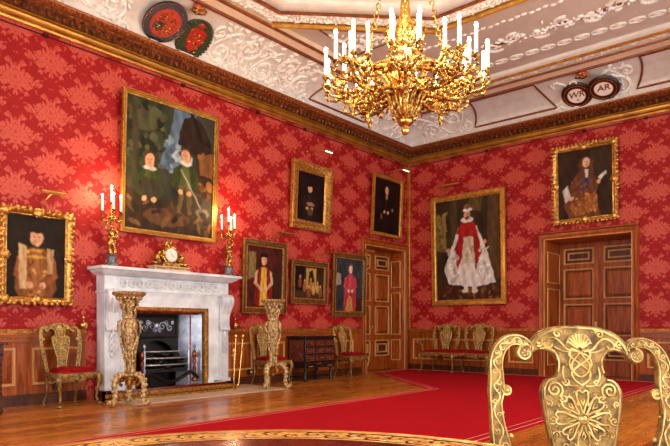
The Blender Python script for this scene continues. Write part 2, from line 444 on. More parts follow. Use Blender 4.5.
def cove_scrolls(m, side, s0, s1, rng, dens=1.0, keep=None):
    def P(s, q, lift=.012): return cove(side, s, min(max(q/CL, .02), .985), lift)
    n = max(1, int((s1-s0)/.46)); st = (s1-s0)/n
    for i in range(n):
        sc = s0+st*(i+.5); up = 1 if i % 2 else -1
        qc = .5+up*.13
        if keep and keep(sc, qc): continue
        for (ds, dq, r0, tn) in ((0,0,.24,1.6), (st*.42, -up*.3, .12, 1.2), (-st*.42, up*.28, .11, 1.1)):
            sp = spiral(sc+ds, qc+dq, r0, .02, rng.uniform(0,6), tn*(1 if i % 2 else -1), 22)
            m.tube([P(*p) for p in sp], [.036*(1-.6*j/22)*(.6+r0*2) for j in range(23)], 5)
            for j in range(0, 22, 2):           # leaf tips on the spiral
                p = sp[j]; c = (sc+ds, qc+dq); a = atan2(p[1]-c[1], p[0]-c[0])
                L = r0*.3*(1-j/30)
                tip = (p[0]+cos(a+.6)*L, p[1]+sin(a+.6)*L)
                m.tube([P(*p), P((p[0]+tip[0])/2, (p[1]+tip[1])/2, .03), P(*tip)], [.022, .018, .004], 5)
        vine = [(sc-st/2, .5-up*.2), (sc-st*.2, .5-up*.3), (sc+st*.25, .5-up*.05), (sc+st/2, .5+up*.2)]
        m.tube([P(*p) for p in catmull(vine, 6)], .02, 5)
        for j in range(int(22*dens)):
            a, b = rng.uniform(sc-st/2, sc+st/2), rng.uniform(.08, .92)
            p, u, v, w = cove_basis(side, a, b/CL)
            th = rng.uniform(0, 6.28); uu = vadd(vmul(u, cos(th)), vmul(v, sin(th))); vv = cross(w, uu)
            m.ball(p, rng.uniform(.04,.075), 6, 4, (1, .45, .6), (uu, vv, w))
rg = random.Random(3)
m = MB(); cove_scrolls(m, 'L', 4.25, 10.6, rg, 1.6, lambda s, q: 6.85 < s < 7.95)
cove_scrolls(m, 'L', .7, 2.05, rg, .8)
cove_scrolls(m, 'R', .7, 1.95, rg, .8)
cove_scrolls(m, 'R', 4.0, 5.45, rg, .6, lambda s, q: 4.35 < s < 5.1)
tag(m.build('trim_7', 'relief', ang=80), kind='structure')
# gilt-lined panels on the cove, ends curved inwards
def cove_panel(m, side, s0, s1):
    def P(s, t): return cove(side, s, t, .004)
    top, bot = .93, .2; pts = []
    for i in range(9): q = i/8; pts.append((s0-.0+.22*sin(pi*q*.5)**1*1.0, bot+(top-bot)*q))
    for i in range(1, 13): pts.append((s0+.22+(s1-s0-.44)*i/12, top))
    for i in range(1, 9): q = 1-i/8; pts.append((s1-.22*sin(pi*q*.5), bot+(top-bot)*q))
    for i in range(1, 16): pts.append((s1+(s0-s1)*i/16, bot))
    m.tube([P(*p) for p in pts], .022, 6, closed=True)
m = MB()
for a, b in ((2.25,4.1), (-9,-9)):
    if a > 0: cove_panel(m, 'L', a, b)
cove_panel(m, 'L', 10.8, 12.6)
for a, b in ((2.05,3.95), (5.5,7.4)): cove_panel(m, 'R', a, b)
tag(m.build('trim_8', 'brown_line', ang=80), kind='structure')

# ceiling beam: brown line, peach face, leaf strip, gold lines
tag(MB().plan(rect, [(1.09,6.03), (1.1,6.0), (1.15,6.0), (1.16,6.03)]).build('trim_9', 'brown_line'), kind='structure')
tag(MB().plan(rect, [(1.14,6.2), (1.14,6.03), (1.16,6.04), (1.30,6.08), (1.32,6.11), (1.32,6.2)]).build('trim_10', 'plaster_peach'), kind='structure')
tag(MB().plan(rect, [(1.30,6.08), (1.31,6.06), (1.345,6.06), (1.355,6.09)]).build('trim_11', 'brown_line'), kind='structure')
def strip_leaves(m, pts, z, w, rng, step=.075):
    n = len(pts)
    for i in range(n):
        a, b = pts[i], pts[(i+1) % n]; L = math.hypot(b[0]-a[0], b[1]-a[1]); dx, dy = (b[0]-a[0])/L, (b[1]-a[1])/L
        q = 0
        while q < L:
            o = rng.uniform(-w*.5, w*.5); th = rng.uniform(0, 3.14)
            u = (cos(th), sin(th), 0)
            m.ball((a[0]+dx*q-dy*o, a[1]+dy*q+dx*o, z), rng.uniform(.5,.9)*w*.5+.012, 6, 4, (1,.45,.5), (u, (-u[1],u[0],0), (0,0,1)))
            q += step*rng.uniform(.7,1.2)
def inset(poly, o):
    mb = MB().plan(poly, [(o,0)]); return [(p[0],p[1]) for p in mb.v]
def ends(m, prof, mat=None):                     # moulding along the two end walls only
    for yy in (0, 1):
        n = len(prof); Y = (lambda e: -e) if yy == 0 else (lambda e: -RL+e)
        m.add([(x, Y(o), z) for x in (1.33, RW-1.33) for o, z in prof], [(i, i+1, n+i+1, n+i) for i in range(n-1)])
    return m
m = ends(MB(), [(1.34,6.2), (1.34,6.13), (1.54,6.14), (1.54,6.2)])
for yy in (-1.44, -RL+1.44): strip_leaves(m, [(1.4,yy), (RW-1.4,yy)], 6.13, .13, rg, .06)
tag(m.build('trim_12', 'relief', ang=70), kind='structure')
tag(ends(MB(), [(1.53,6.2), (1.53,6.09), (1.57,6.08), (1.60,6.11), (1.60,6.2)]).build('trim_13', 'gold_line'), kind='structure')
tag(ends(MB(), [(1.60,6.2), (1.60,6.12), (1.66,6.14), (1.67,6.2)]).build('trim_14', 'plaster'), kind='structure')
# great octagonal frame round the chandelier
OX, OY, hx, hy, ct = 4.85, -7.42, 3.54, 3.32, 2.0
octo = [(OX-hx, OY+hy-ct), (OX-hx, OY-hy+ct), (OX-hx+ct, OY-hy), (OX+hx-ct, OY-hy), (OX+hx, OY-hy+ct), (OX+hx, OY+hy-ct), (OX+hx-ct, OY+hy), (OX-hx+ct, OY+hy)]
tag(MB().plan(octo, [(-.025,6.2), (-.025,6.08), (0,6.06), (.02,6.065), (.03,6.12)]).build('trim_15', 'gold_line'), kind='structure')
tag(MB().plan(octo, [(-.16,6.2), (-.15,6.13), (-.04,6.12), (-.04,6.2)]).build('trim_16', 'plaster_peach'), kind='structure')
m = MB().plan(octo, [(.05,6.14), (.36,6.14), (.36,6.2)])
for o in (.13,.21,.29): strip_leaves(m, inset(octo, o), 6.13, .1, rg, .055)
tag(m.build('trim_17', 'relief', ang=70), kind='structure')
tag(MB().plan(octo, [(.36,6.2), (.36,6.10), (.40,6.08), (.43,6.11)]).build('trim_18', 'brown_line'), kind='structure')
tag(MB().plan(octo, [(.43,6.12), (.5,6.09), (.6,6.08), (.7,6.09), (.76,6.13), (.76,6.2)]).build('trim_19', 'plaster', ang=60), kind='structure')
circ = [(OX+2.55*cos(2*pi*i/64), OY+2.4*sin(2*pi*i/64)) for i in range(64)]
tag(MB().plan(circ, [(-.04,6.2), (-.04,6.1), (0,6.06), (.04,6.07), (.05,6.2)]).build('trim_20', 'gold_line', ang=60), kind='structure')
m = MB().plan(circ, [(.05,6.13), (.5,6.13), (.5,6.2)])
for o in (.12,.22,.32,.42): strip_leaves(m, inset(circ, o), 6.12, .11, rg, .06)
m.plan(circ, [(1.2,6.2), (1.2,6.14), (1.5,6.1), (1.6,6.2)])
for k in range(16):
    a = 2*pi*k/16
    m.tube([(OX+cos(a)*r, OY+sin(a)*r, 6.14) for r in (.4,.7,.95,1.1)], [.09,.12,.09,.02], 6, flat=.5)
tag(m.build('trim_21', 'relief', ang=70), kind='structure')
# ornament on the flat between beam and octagon, at both ends of the room
m = MB(); g = MB(); bk = MB()
for yy in (-1, 1):
    cy = -RL/2
    def Y(e): return -e if yy > 0 else -RL+e
    xs = 1.9
    n = int((RW-2*1.9)/.3)
    for i in range(n):                          # guilloche ovals
        x = 1.9+.15+i*.3
        m.tube([(x+.13*cos(a*pi/6), Y(2.12+.07*sin(a*pi/6)), 6.19) for a in range(12)], .018, 5, closed=True)
        m.ball((x, Y(2.12), 6.195), .05, 6, 4, (1.5,.8,.5))
    for i in range(int((RW-3.8)/.12)):
        m.ball((1.95+i*.12, Y(3.5+.02*sin(i*2.1)), 6.195), .045, 6, 4, (1.2,.7,.5))
    for q in range(7):                          # acanthus trail on red ground
        xc = 2.2+q*.86
        bk.box(xc-.3, xc+.3, min(Y(2.76),Y(2.84)), max(Y(2.76),Y(2.84)), 6.188, 6.2)
        for sgn in (-1, 1):
            sp = spiral(xc+sgn*.22, 2.8+sgn*.07, .17, .02, sgn, 1.3*sgn, 18)
            m.tube([(p[0], Y(p[1]), 6.19) for p in sp], [.03*(1-j/24) for j in range(19)], 5)
        for j in range(26):
            th = R.uniform(0,6.28); u = (cos(th), sin(th), 0)
            m.ball((xc+R.gauss(0,.22), Y(2.8+R.gauss(0,.09)), 6.19), R.uniform(.03,.07), 6, 4, (1,.45,.6), (u,(-u[1],u[0],0),(0,0,1)))
# corner triangles left by the octagon
for (cx, cy, sx, sy) in ((OX-hx+.3, OY+hy-.25, 1, 1),):
    a = (1.72, -4.9); b = (1.72, -4.2); c = (2.6, -4.2)
    bk.tube([(a[0],-5.35,6.19), (1.62,-4.15,6.19), (2.85,-4.15,6.19)], .02, 5, closed=True)
    for j in range(60):
        u1, u2 = R.random(), R.random()
        if u1+u2 > 1: u1, u2 = 1-u1, 1-u2
        th = R.uniform(0,6.28); u = (cos(th), sin(th), 0)
        m.ball((1.7+u1*.9, -4.25-u2*.85, 6.19), R.uniform(.03,.06), 6, 4, (1,.5,.6), (u,(-u[1],u[0],0),(0,0,1)))
tag(m.build('trim_22', 'relief', ang=70), kind='structure')
tag(bk.build('trim_23', 'brown_line', smooth=False), kind='structure')

# wainscot, dado rail and skirting
PAN = [(0,.012), (.012,.03), (.03,.03), (.045,.008), (.07,.008)]
def wains(rng_list, panels, loc, rz, tn, bname, sfx):
    m = MB(); e = MB(); d = MB(); g = MB(); b = MB()
    for x0, x1 in rng_list:
        m.box(x0, x1, -.02, .0, .14, .93)
        b.box(x0, x1, -.05, 0, 0, .12); b.box(x0, x1, -.035, 0, .12, .15)
        d.box(x0, x1, -.045, 0, .87, .895); d.box(x0, x1, -.03, 0, .93, .97); d.box(x0, x1, -.06, 0, .965, .995)
        g.box(x0, x1, -.05, 0, .995, 1.02); g.box(x0, x1, -.028, 0, 1.02, 1.045)
    for x0, x1 in panels:
        e.loop([(-.03,.02), (-.015,.036), (.005,.036), (.012,.02)], x1-x0, .5, (x0+x1)/2, .53)
        m.loop([(-.10,.035), (-.03,.02)], x1-x0, .5, (x0+x1)/2, .53); m.box(x0+.1, x1-.1, -.035, -.02, .38, .68)
    for q, nm, mt in ((m, 'trim_%d' % tn, 'oak'), (e, 'trim_%d' % (tn+1), 'oak_highlight'), (d, 'trim_%d' % (tn+2), 'oak_h'), (g, 'trim_%d' % (tn+3), 'gilt_dark'), (b, 'baseboard_'+bname, 'oak_dark')):
        o = q.build(nm, mt, smooth=False); place(o, loc, rz); tag(o, kind='structure')
wains([(-RL,-8.62), (-6.12,-2.0), (-.12,0)], [(-14,-13),(-12.7,-11.8),(-11.5,-10.6),(-10.35,-9.62),(-9.38,-8.72), (-5.95,-5.35),(-5.2,-4.5),(-4.3,-3.4),(-3.2,-2.3)], (0,0,0), 90, 24, 'left', '')
wains([(.03,3.44), (5.47,RW)], [(.16,.86),(1.05,2.55),(2.74,3.3), (5.62,6.5),(6.7,8.0),(8.2,9.5)], (0,0,0), 0, 28, 'back', '')

# doors
def door(name, x0, x1, zt, depth, loc, rz, rev_side):
    D = empty(name, loc, rz); tag(D, kind='structure')
    MB().arch([(-.012,-depth), (-.012,.0), (0,.05), (.02,.06), (.05,.05), (.07,.075), (.12,.08), (.135,.06), (.135,0)], x0, x1, zt).build('door_frame', 'oak', D, ang=50)
    MB().arch([(0,.052), (.006,.066), (.016,.066), (.02,.058)], x0, x1, zt).build('frame_edge', 'oak_highlight', D)
    m = MB().box(x0-.14, x1+.14, -.1, -.0, zt+.135, zt+.165); m.build('cornice', 'oak_h', D, bevel=.008)
    # panelled reveals
    r = MB(); e = MB()
    for sd in (0, 1):
        for (z0, z1) in ((.25,.75), (.9,zt-1.05), (zt-.9, zt-.25)):
            w = depth-.16
            q = MB().loop([(-.012,.004), (0,.018), (.01,.018), (.02,.004)], w, z1-z0, 0, (z0+z1)/2)
            if sd == 0: q.xf(lambda p: (x0+.012-p[1], p[0]+depth/2, p[2]))
            else: q.xf(lambda p: (x1-.012+p[1], -p[0]+depth/2, p[2]))
            e.add(q.v, q.f)
    e.build('reveal_moulding', 'oak_highlight', D)
    mid = (x0+x1)/2
    MB().box(x0-.05, x1+.05, depth, depth+.03, 0, zt+.05).build('light_stop', 'oak_dark', D, smooth=False)  # unseen panel added behind the leaves to block light leaking through the gaps
    for a, b, hs in ((x0+.012, mid-.002, 1), (mid+.002, x1-.012, -1)):
        L = MB().box(a, b, depth-.05, depth, .01, zt-.012).build('door_leaf', 'oak', D, smooth=False)
        e = MB(); f = MB(); g_ = MB(); w = b-a-.22; cx = (a+b)/2
        H = zt
        for z0, z1 in ((.12*H,.25*H), (.30*H,.535*H), (.575*H,.80*H), (.84*H,.955*H)):
            for ins in ((0,) if z1-z0 > .5 else (0,.09)):
                e.loop([(-.03-ins,-(depth-.05)), (-.016-ins,-(depth-.085)), (.004-ins,-(depth-.085)), (.012-ins,-(depth-.05))], w, z1-z0, cx, (z0+z1)/2)
            g_.box(cx-w/2+.02, cx+w/2-.02, depth-.055, depth-.05, z0+.02, z1-.02)  # dark plate round the panel: shadow gap painted as darker wood
            if z1-z0 > .5: f.loop([(0,-(depth-.055)), (-.03,-(depth-.075)), (-.034,-(depth-.075))], w-.12, z1-z0-.12, cx, (z0+z1)/2); f.box(cx-w/2+.094, cx+w/2-.094, depth-.074, depth-.05, z0+.094, z1-.094)
        e.build('panel_moulding', 'oak_highlight', L); f.build('raised_panel', 'oak', L, smooth=False); g_.build('shade_field', 'oak_dark', L, smooth=False)
        if hs == 1:
            k = MB().lathe([(.0,0),(.022,0),(.022,.008),(.01,.012),(.01,.04),(.028,.05),(.03,.062),(.02,.074),(0,.078)], 14, (b-.06, depth-.05, 1.08), axis='y'); k.box(b-.09,b-.03,depth-.056,depth-.05,.98,1.2)
            tag(k.build('knob', 'brass', L), 'brass door knob and plate')
    return D
door('door_1', LD[0], LD[1], LD[2], .42, (0,0,0), 90, 1)
door('door_2', BD[0], BD[1], BD[2], .85, (0,0,0), 0, 0)

# carpet
CP = [(3.12,-4.05), (.08,-1.62), (.08,-.07), (6.04,-.07), (6.04,-14.2), (3.12,-14.2)]
o = MB().prism_z(CP[::-1], 0, .014).build('carpet', 'carpet', smooth=False)
tag(o, 'large plain red carpet with thin pale border line covering the middle of the wooden floor', 'carpet')
m = MB()
for off, w in ((.035,.014), (.14,.008)):
    m.plan(CP[::-1], [(off,.0142), (off,.0165), (off+w,.0165), (off+w,.0142)])
tag(m.build('border_stripe', 'carpet_stripe', o, smooth=False), 'thin pale pink stripes along the carpet edge')
tag(MB().box(.0, 1.2, -8.50, -5.55, 0, .012).build('trim_32', 'hearthstone', bevel=.003), kind='structure')
# ------------------------------------------------------------------ gilt chairs (local: width x, front towards -y, height z)
PX = .00317
def pz(py): return 1.07-(py-327.5)*PX
SPL = [(0,325.2),(20,326.4),(33,330),(43,336.5),(50,346),(51.5,351),(48,354.5),(42,351.5),(35,350.5),(27,354),(23.5,360),(22.5,367),(24,374),(29,378.2),(36,380),(40.5,386),(42,393),(41,402),(39.5,412),(37,425),(34,438),(30,452),(25.5,468),(22,485),(21,500),(24,511),(28,518)]
STI = [(62,530,9),(66,512,9),(71,490,9),(76,465,10),(79,445,10.5),(82.5,425,8),(84.5,405,6.8),(83.5,392,8.8),(83,380,8),(83.5,366,7.6),(81,355,7.2),(76,347,6.6),(68,341.8,6),(59,341.6,6),(52.5,346,6),(50,352,5)]
def splat_outline():
    r = catmull(SPL, 3)
    right = [(x*PX*(1-.05*min(max((y-356)/20, 0), 1)), pz(y)) for x, y in r]
    left = [(-x, z) for x, z in reversed(right[1:])]
    return right[::-1][:-1][::1]+[(0, pz(325.2))]+[(-x, z) for x, z in right[1:]]
def lean(p):                                   # the back leans away from the sitter above the seat
    x, y, z = p; k = max(0, z-.45)
    return (x, y+.10*k+.06*k*k-.02*sin(k*5), z)
def back_parts(mg, mr, ox=0, detail=True, x_only=None):
    """gilt plate into mg, carved relief into mr"""
    pl = MB()
    pl.prism(splat_outline(), -.013, .013)
    for s in (-1, 1):
        pth = [(s*x*PX, pz(y), h*PX) for x, y, h in catmull(STI, 4)]
        pl.ribbon(pth, -.014, .016)
        pl.lathe([(0,-.018),(.024,-.018),(.028,-.008),(.028,.012),(.022,.02),(.012,.024),(0,.024)], 18, (s*55*PX, 0, pz(354)), axis='y')
    r = MB(); yf = -.0145
    def T(pts, w=.0028, y=yf, closed=False):
        r.tube([(p[0]*PX, y, pz(p[1])) for p in pts], w*1.3, 5, up=(0,1,0), closed=closed)
    def both(pts, w=.0028, **k):
        T(pts, w, **k); T([(-p[0], p[1]) for p in pts], w, **k)
    def sp(cx, cy, r0, turns, a0, w=.0026, n=16):
        both(spiral(cx, cy, r0, r0*.15, a0, turns, n), w)
    # rosette with eight heart-tipped petals
    for k in range(8):
        a = pi/8*2*k+pi/2; L = 27 if k % 2 == 0 else 25
        def q(u, v): return (cos(a)*u-sin(a)*v, 416-(sin(a)*u+cos(a)*v))
        pet = [q(5,0), q(12,2.6), q(19,5.6), q(L-2,5.8), q(L,2.8), q(L-2.5,0), q(L,-2.8), q(L-2,-5.8), q(19,-5.6), q(12,-2.6)]
        T(catmull(pet, 3, True), .0024, closed=True)
        T([q(13,0), q(17,1.8), q(20,0), q(17,-1.8), q(13,0)], .002)
        b = a+pi/8
        def q2(u, v): return (cos(b)*u-sin(b)*v, 416-(sin(b)*u+cos(b)*v))
        for v in (-1, 1): T([q2(13,0), q2(20,v*2), q2(24,v*4.5), q2(27,v*3), q2(25.5,v*1)], .0018)
    r.lathe([(0,0),(.018,0),(.018,.006),(.0135,.010),(.012,.005),(.008,.010),(0,.013)], 16, (0, -.012, pz(416)), axis='y')
    # shoulders' volutes, border line, strapwork knot, shell and crest scrolls
    sp(27, 389, 8.5, 1.7, 2.2, .0032); sp(15, 381, 4, 1.2, 0)
    inner = catmull([(x*.88, y) for x, y in SPL[13:]], 3); both(inner, .0022)
    both(catmull([(x*.92, y+2.2) for x, y in SPL[0:6]], 3), .0024)
    both(catmull([(x*.94, y-2.2) for x, y in SPL[7:13]], 3), .0024)
    both(catmull([(0,352),(8,356),(11,364),(7,372),(0,376),(-7,371),(-9,364),(-4,357),(0,352)], 4), .0026)
    both(catmull([(0,384),(7,379),(9,372),(3,366),(-4,361),(-10,356),(-8,349),(0,352)], 4), .0028)
    both(catmull([(4,385),(13,384),(18,376),(17,366)], 4), .0022)
    for k in range(-4, 5):
        a = pi/2+k*.27; T([(cos(a)*2.5, 349-sin(a)*2), (cos(a)*8, 349-sin(a)*9), (cos(a)*12.5, 349-sin(a)*15.5)], .0034)
    T([(13*cos(pi/2+k*.135)*1.0, 349.5-17*sin(pi/2+k*.135)) for k in range(-9, 10)], .002)
    both(catmull([(4,351),(13,349),(19,342),(26,338),(33,341),(35,346),(30,348),(27,345)], 4), .003)
    both(catmull([(10,352),(18,351),(25,347)], 4), .0022); sp(21, 334, 4.5, 1.3, 3.4); sp(40, 343, 4.2, 1.3, 1.0)
    both(catmull([(16,330),(24,330.5),(32,334),(40,339),(46,346)], 3), .0022)
    for cx, cy, rr, a0 in ((19,397,4,.4),(33,402,3.4,2),(30,418,4.2,1),(27,432,4,3),(18,443,4.6,.2),(9,452,4,2),(17,462,4.4,1),(8,474,4,0),(13,490,4,2)): sp(cx, cy, rr, 1.3, a0, .0021, 12)
    T([(0,447),(0,505)], .0022)
    # stiles: border lines, running vine with small scrolls
    for s in (-1, 1):
        pth = catmull(STI, 4); n = len(pth); vine = []; e1 = []; e2 = []
        for i, (x, y, h) in enumerate(pth):
            a = pth[max(i-1,0)]; b = pth[min(i+1,n-1)]; dx, dy = b[0]-a[0], b[1]-a[1]; l = math.hypot(dx, dy)
            nx, ny = -dy/l, dx/l
            vine.append((x+nx*h*.42*sin(i*.9), y+ny*h*.42*sin(i*.9))); e1.append((x+nx*h*.74, y+ny*h*.74)); e2.append((x-nx*h*.74, y-ny*h*.74))
            if i % 3 == 1: T([(s*p[0], p[1]) for p in spiral(x-nx*h*.25*(1 if sin(i*.9) > 0 else -1), y-ny*h*.25*(1 if sin(i*.9) > 0 else -1), h*.38, h*.08, i, 1.2, 9)], .0018, y=-.0165)
        for c, w in ((vine,.0022),(e1,.0017),(e2,.0017)): T([(s*p[0], p[1]) for p in c], w, y=-.0165)
        T([(s*p[0], p[1]) for p in spiral(55, 354, 7.5, 1.6, -1.6, 1.6, 20)], .003, y=-.02)
        for k in range(5):
            a = k*2*pi/5; r.ball((s*(55+2.6*cos(a))*PX, -.022, pz(354+2.6*sin(a))), .0042, 6, 4)
        r.lathe([(0,-.012),(.0145,-.012),(.017,-.004),(.017,.006),(.011,.008),(.009,.005),(.005,.009),(0,.01)], 14, (s*74*PX, -.006, pz(391)), axis='y')
        r.ball((s*70*PX, -.004, pz(435)), .009, 7, 5); r.ball((s*77*PX, 0, pz(413)), .005, 7, 5)
    for src, dst in ((pl, mg), (r, mr)):
        src.xf(lambda p: (p[0]+ox, lean(p)[1]+SD, p[2])); dst.add(src.v, src.f)
SD = .23
def cabriole(m, x, y, ztop, dx, dy, k=1.0, rear=False):
    if rear:
        P = [(x,y,ztop,.026),(x,y+dy*.02,ztop-.1,.022),(x+dx*.005,y+dy*.0,ztop-.22,.016),(x+dx*.01,y+dy*.04,ztop-.34,.014),(x+dx*.015,y+dy*.07,.03,.017),(x+dx*.015,y+dy*.075,.0,.022)]
    else:
        P = [(x,y,ztop,.034),(x+dx*.022,y+dy*.022,ztop-.06,.042),(x+dx*.028,y+dy*.028,ztop-.12,.033),(x+dx*.008,y+dy*.008,ztop-.22,.021),(x-dx*.004,y-dy*.004,ztop-.32,.015),(x+dx*.008,y+dy*.01,.055,.016)]
    c = catmull(P, 4); m.tube([p[:3] for p in c], [p[3] for p in c], 9)
    if not rear:
        m.ball((x+dx*.022, y+dy*.026, .022), .03, 9, 6, (1,1,.75))
        for a in (-.7, 0, .7):
            b = atan2(dy, dx)+a; m.ball((x+dx*.022+cos(b)*.024, y+dy*.026+sin(b)*.024, .016), .014, 6, 4, (1,1,1))
        m.ball((x+dx*.04, y+dy*.04, ztop-.07), .022, 7, 5, (.8,.8,1.3))
def seat_frame(m, W, WB, D, mid=()):
    def xs(q): return W/2+(WB/2-W/2)*q
    pts = []
    n = 12
    f = [(-W/2, -D/2), (W/2, -D/2), (WB/2, D/2), (-WB/2, D/2)]
    for (a, b) in ((f[0], f[1]), (f[1], f[2]), (f[3], f[0]), (f[2], f[3])):
        front = a == f[0]
        segs = 24 if front else 10
        L = math.hypot(b[0]-a[0], b[1]-a[1]); dx, dy = (b[0]-a[0])/L, (b[1]-a[1])/L; nx, ny = dy, -dx
        reps = max(1, round(L/.55)); vs = []
        for i in range(segs*reps+1):
            t = i/(segs*reps); u = t*reps % 1 if i < segs*reps else 1
            drop = .35+.02*cos(u*2*pi)+.012*cos(u*6*pi)
            if a == f[2]: drop = .37
            x, y = a[0]+dx*L*t, a[1]+dy*L*t
            for o, z in ((0, .435), (.018, .43), (.022, .40), (.012, drop+.004), (-.012, drop), (-.02, .435)): vs.append((x+nx*o, y+ny*o, z))
        N = segs*reps+1
        m.add(vs, [(i*6+k, i*6+(k+1) % 6, (i+1)*6+(k+1) % 6, (i+1)*6+k) for i in range(N-1) for k in range(6)]+[[0,1,2,3,4,5], [(N-1)*6+k for k in (5,4,3,2,1,0)]])
        if not a == f[2]:
            for r in range(reps):
                t = (r+.5)/reps; x, y = a[0]+dx*L*t+nx*.022, a[1]+dy*L*t+ny*.022
                for k in range(-3, 4): m.tube([(x, y, .362), (x+dx*k*.014, y+dy*k*.014, .398-abs(k)*.003)], [.003,.006], 5)
                for sgn in (-1, 1):
                    q = spiral(0, 0, .022, .004, 0, 1.3*sgn, 12)
                    for off in (.09, .16): m.tube([(x+dx*(sgn*off+p[0]), y+dy*(sgn*off+p[0]), .388+p[1]*.8) for p in q], .0035, 4)
def cushion(m, W, WB, D, z0=.43, h=.075, n=12):
    vs = []; fs = []
    for j in range(n+1):
        for i in range(n+1):
            u, v = -1+2*i/n, -1+2*j/n; w = W/2+(WB/2-W/2)*(v+1)/2
            e = (1-abs(u)**5)*(1-abs(v)**5)
            vs.append((u*(w-.012), v*(D/2-.012), z0+h*e**.5))
    for j in range(n):
        for i in range(n): fs.append((j*(n+1)+i, j*(n+1)+i+1, (j+1)*(n+1)+i+1, (j+1)*(n+1)+i))
    b = len(vs)
    ring = [i for i in range(n+1)]+[(j*(n+1)+n) for j in range(1, n+1)]+[n*(n+1)+i for i in range(n-1, -1, -1)]+[j*(n+1) for j in range(n-1, 0, -1)]
    fs.append(ring[::-1]); m.add(vs, fs)
def make_chair():
    c = empty('gilt_chair')
    mg, mr = MB(), MB(); back_parts(mg, mr)
    bk = mg.build('backrest', 'chair_gilt', c, ang=50, bevel=.003)
    tag(mr.build('carving', 'chair_relief', bk, ang=70), 'raised scroll, petal and shell carving')
    m = MB(); seat_frame(m, .56, .44, .46); m.build('seat_rail', 'chair_gilt', c, ang=50)
    m = MB(); cushion(m, .56, .44, .46); tag(m.build('seat', 'velvet', c), 'crimson velvet seat pad')
    for x, y, dx, dy, rr in ((-.25,-.205,-1,-1,0),(.25,-.205,1,-1,0),(-.2,.215,-1,1,1),(.2,.215,1,1,1)):
        m = MB(); cabriole(m, x, y, .43, dx, dy, rear=bool(rr)); m.build('leg', 'chair_gilt', c, ang=60)
    return c
chair = make_chair()
CG = 'carved gilt side chairs with crimson seats'
place(chair, (.47,-9.06,0), 93); chair.scale = (1.05,)*3; tag(chair, 'gilt chair against the panelling left of the fireplace, beyond the low portrait', 'chair', CG)
for loc, rz, lab in (((.36,-5.17,0), 88, 'gilt chair partly hidden behind the right-hand gilt candle stand'),
                     ((.36,-2.77,0), 88, 'gilt chair between the black cabinet and the corner door'),):
    c = copy_tree(chair); place(c, loc, rz); tag(c, lab, 'chair')
fore = copy_tree(chair); place(fore, (8.153,-11.26,.0), 40.65); fore.scale = (1,1,1); fore.rotation_euler[1] = radians(1.6); tag(fore, 'large carved gilt chair back close up at the lower right, with flower rosette', 'chair')

# settee: two chair backs, scrolled arms, long seat
s = empty('gilt_settee', (1.66,-.46,.02), 0); s.scale = (1.03,1.03,1.06); tag(s, 'gilt double-backed settee with crimson seat against the end wall panelling', 'settee')
for ox in (-.42, .42):
    mg, mr = MB(), MB(); back_parts(mg, mr, ox)
    for q in (mg, mr): q.xf(lambda p: (ox+(p[0]-ox)*1.25, p[1], p[2]))
    b = mg.build('backrest', 'chair_gilt', s, ang=50, bevel=.003); tag(mr.build('carving', 'chair_relief', b, ang=70), 'raised scroll and shell carving')
m = MB(); seat_frame(m, 1.72, 1.62, .46); m.build('seat_rail', 'chair_gilt', s, ang=50)
m = MB(); cushion(m, 1.72, 1.62, .46, n=16); tag(m.build('seat', 'velvet', s), 'long crimson velvet seat pad')
for x, y, dx, dy, rr in ((-.82,-.205,-1,-1,0),(0,-.215,0,-1,0),(.82,-.205,1,-1,0),(-.78,.215,-1,1,1),(0,.215,0,1,1),(.78,.215,1,1,1)):
    m = MB(); cabriole(m, x, y, .43, dx, dy, rear=bool(rr)); m.build('leg', 'chair_gilt', s, ang=60)
for sg in (-1, 1):
    P = [(sg*.83,.22,.70,.018),(sg*.88,.12,.705,.02),(sg*.93,-.02,.70,.022),(sg*.97,-.10,.685,.024),(sg*.985,-.13,.65,.02),(sg*.975,-.11,.625,.014)]
    c = catmull(P, 5); m = MB(); m.tube([p[:3] for p in c], [p[3] for p in c], 8)
    P = [(sg*.85,-.02,.42,.022),(sg*.87,-.08,.50,.02),(sg*.90,-.05,.57,.017),(sg*.95,-.05,.64,.018),(sg*.96,-.08,.69,.018)]
    c = catmull(P, 5); m.tube([p[:3] for p in c], [p[3] for p in c], 8); m.ball((sg*.98,-.12,.66), .034, 9, 6)
    m.build('arm', 'chair_gilt', s, ang=60)

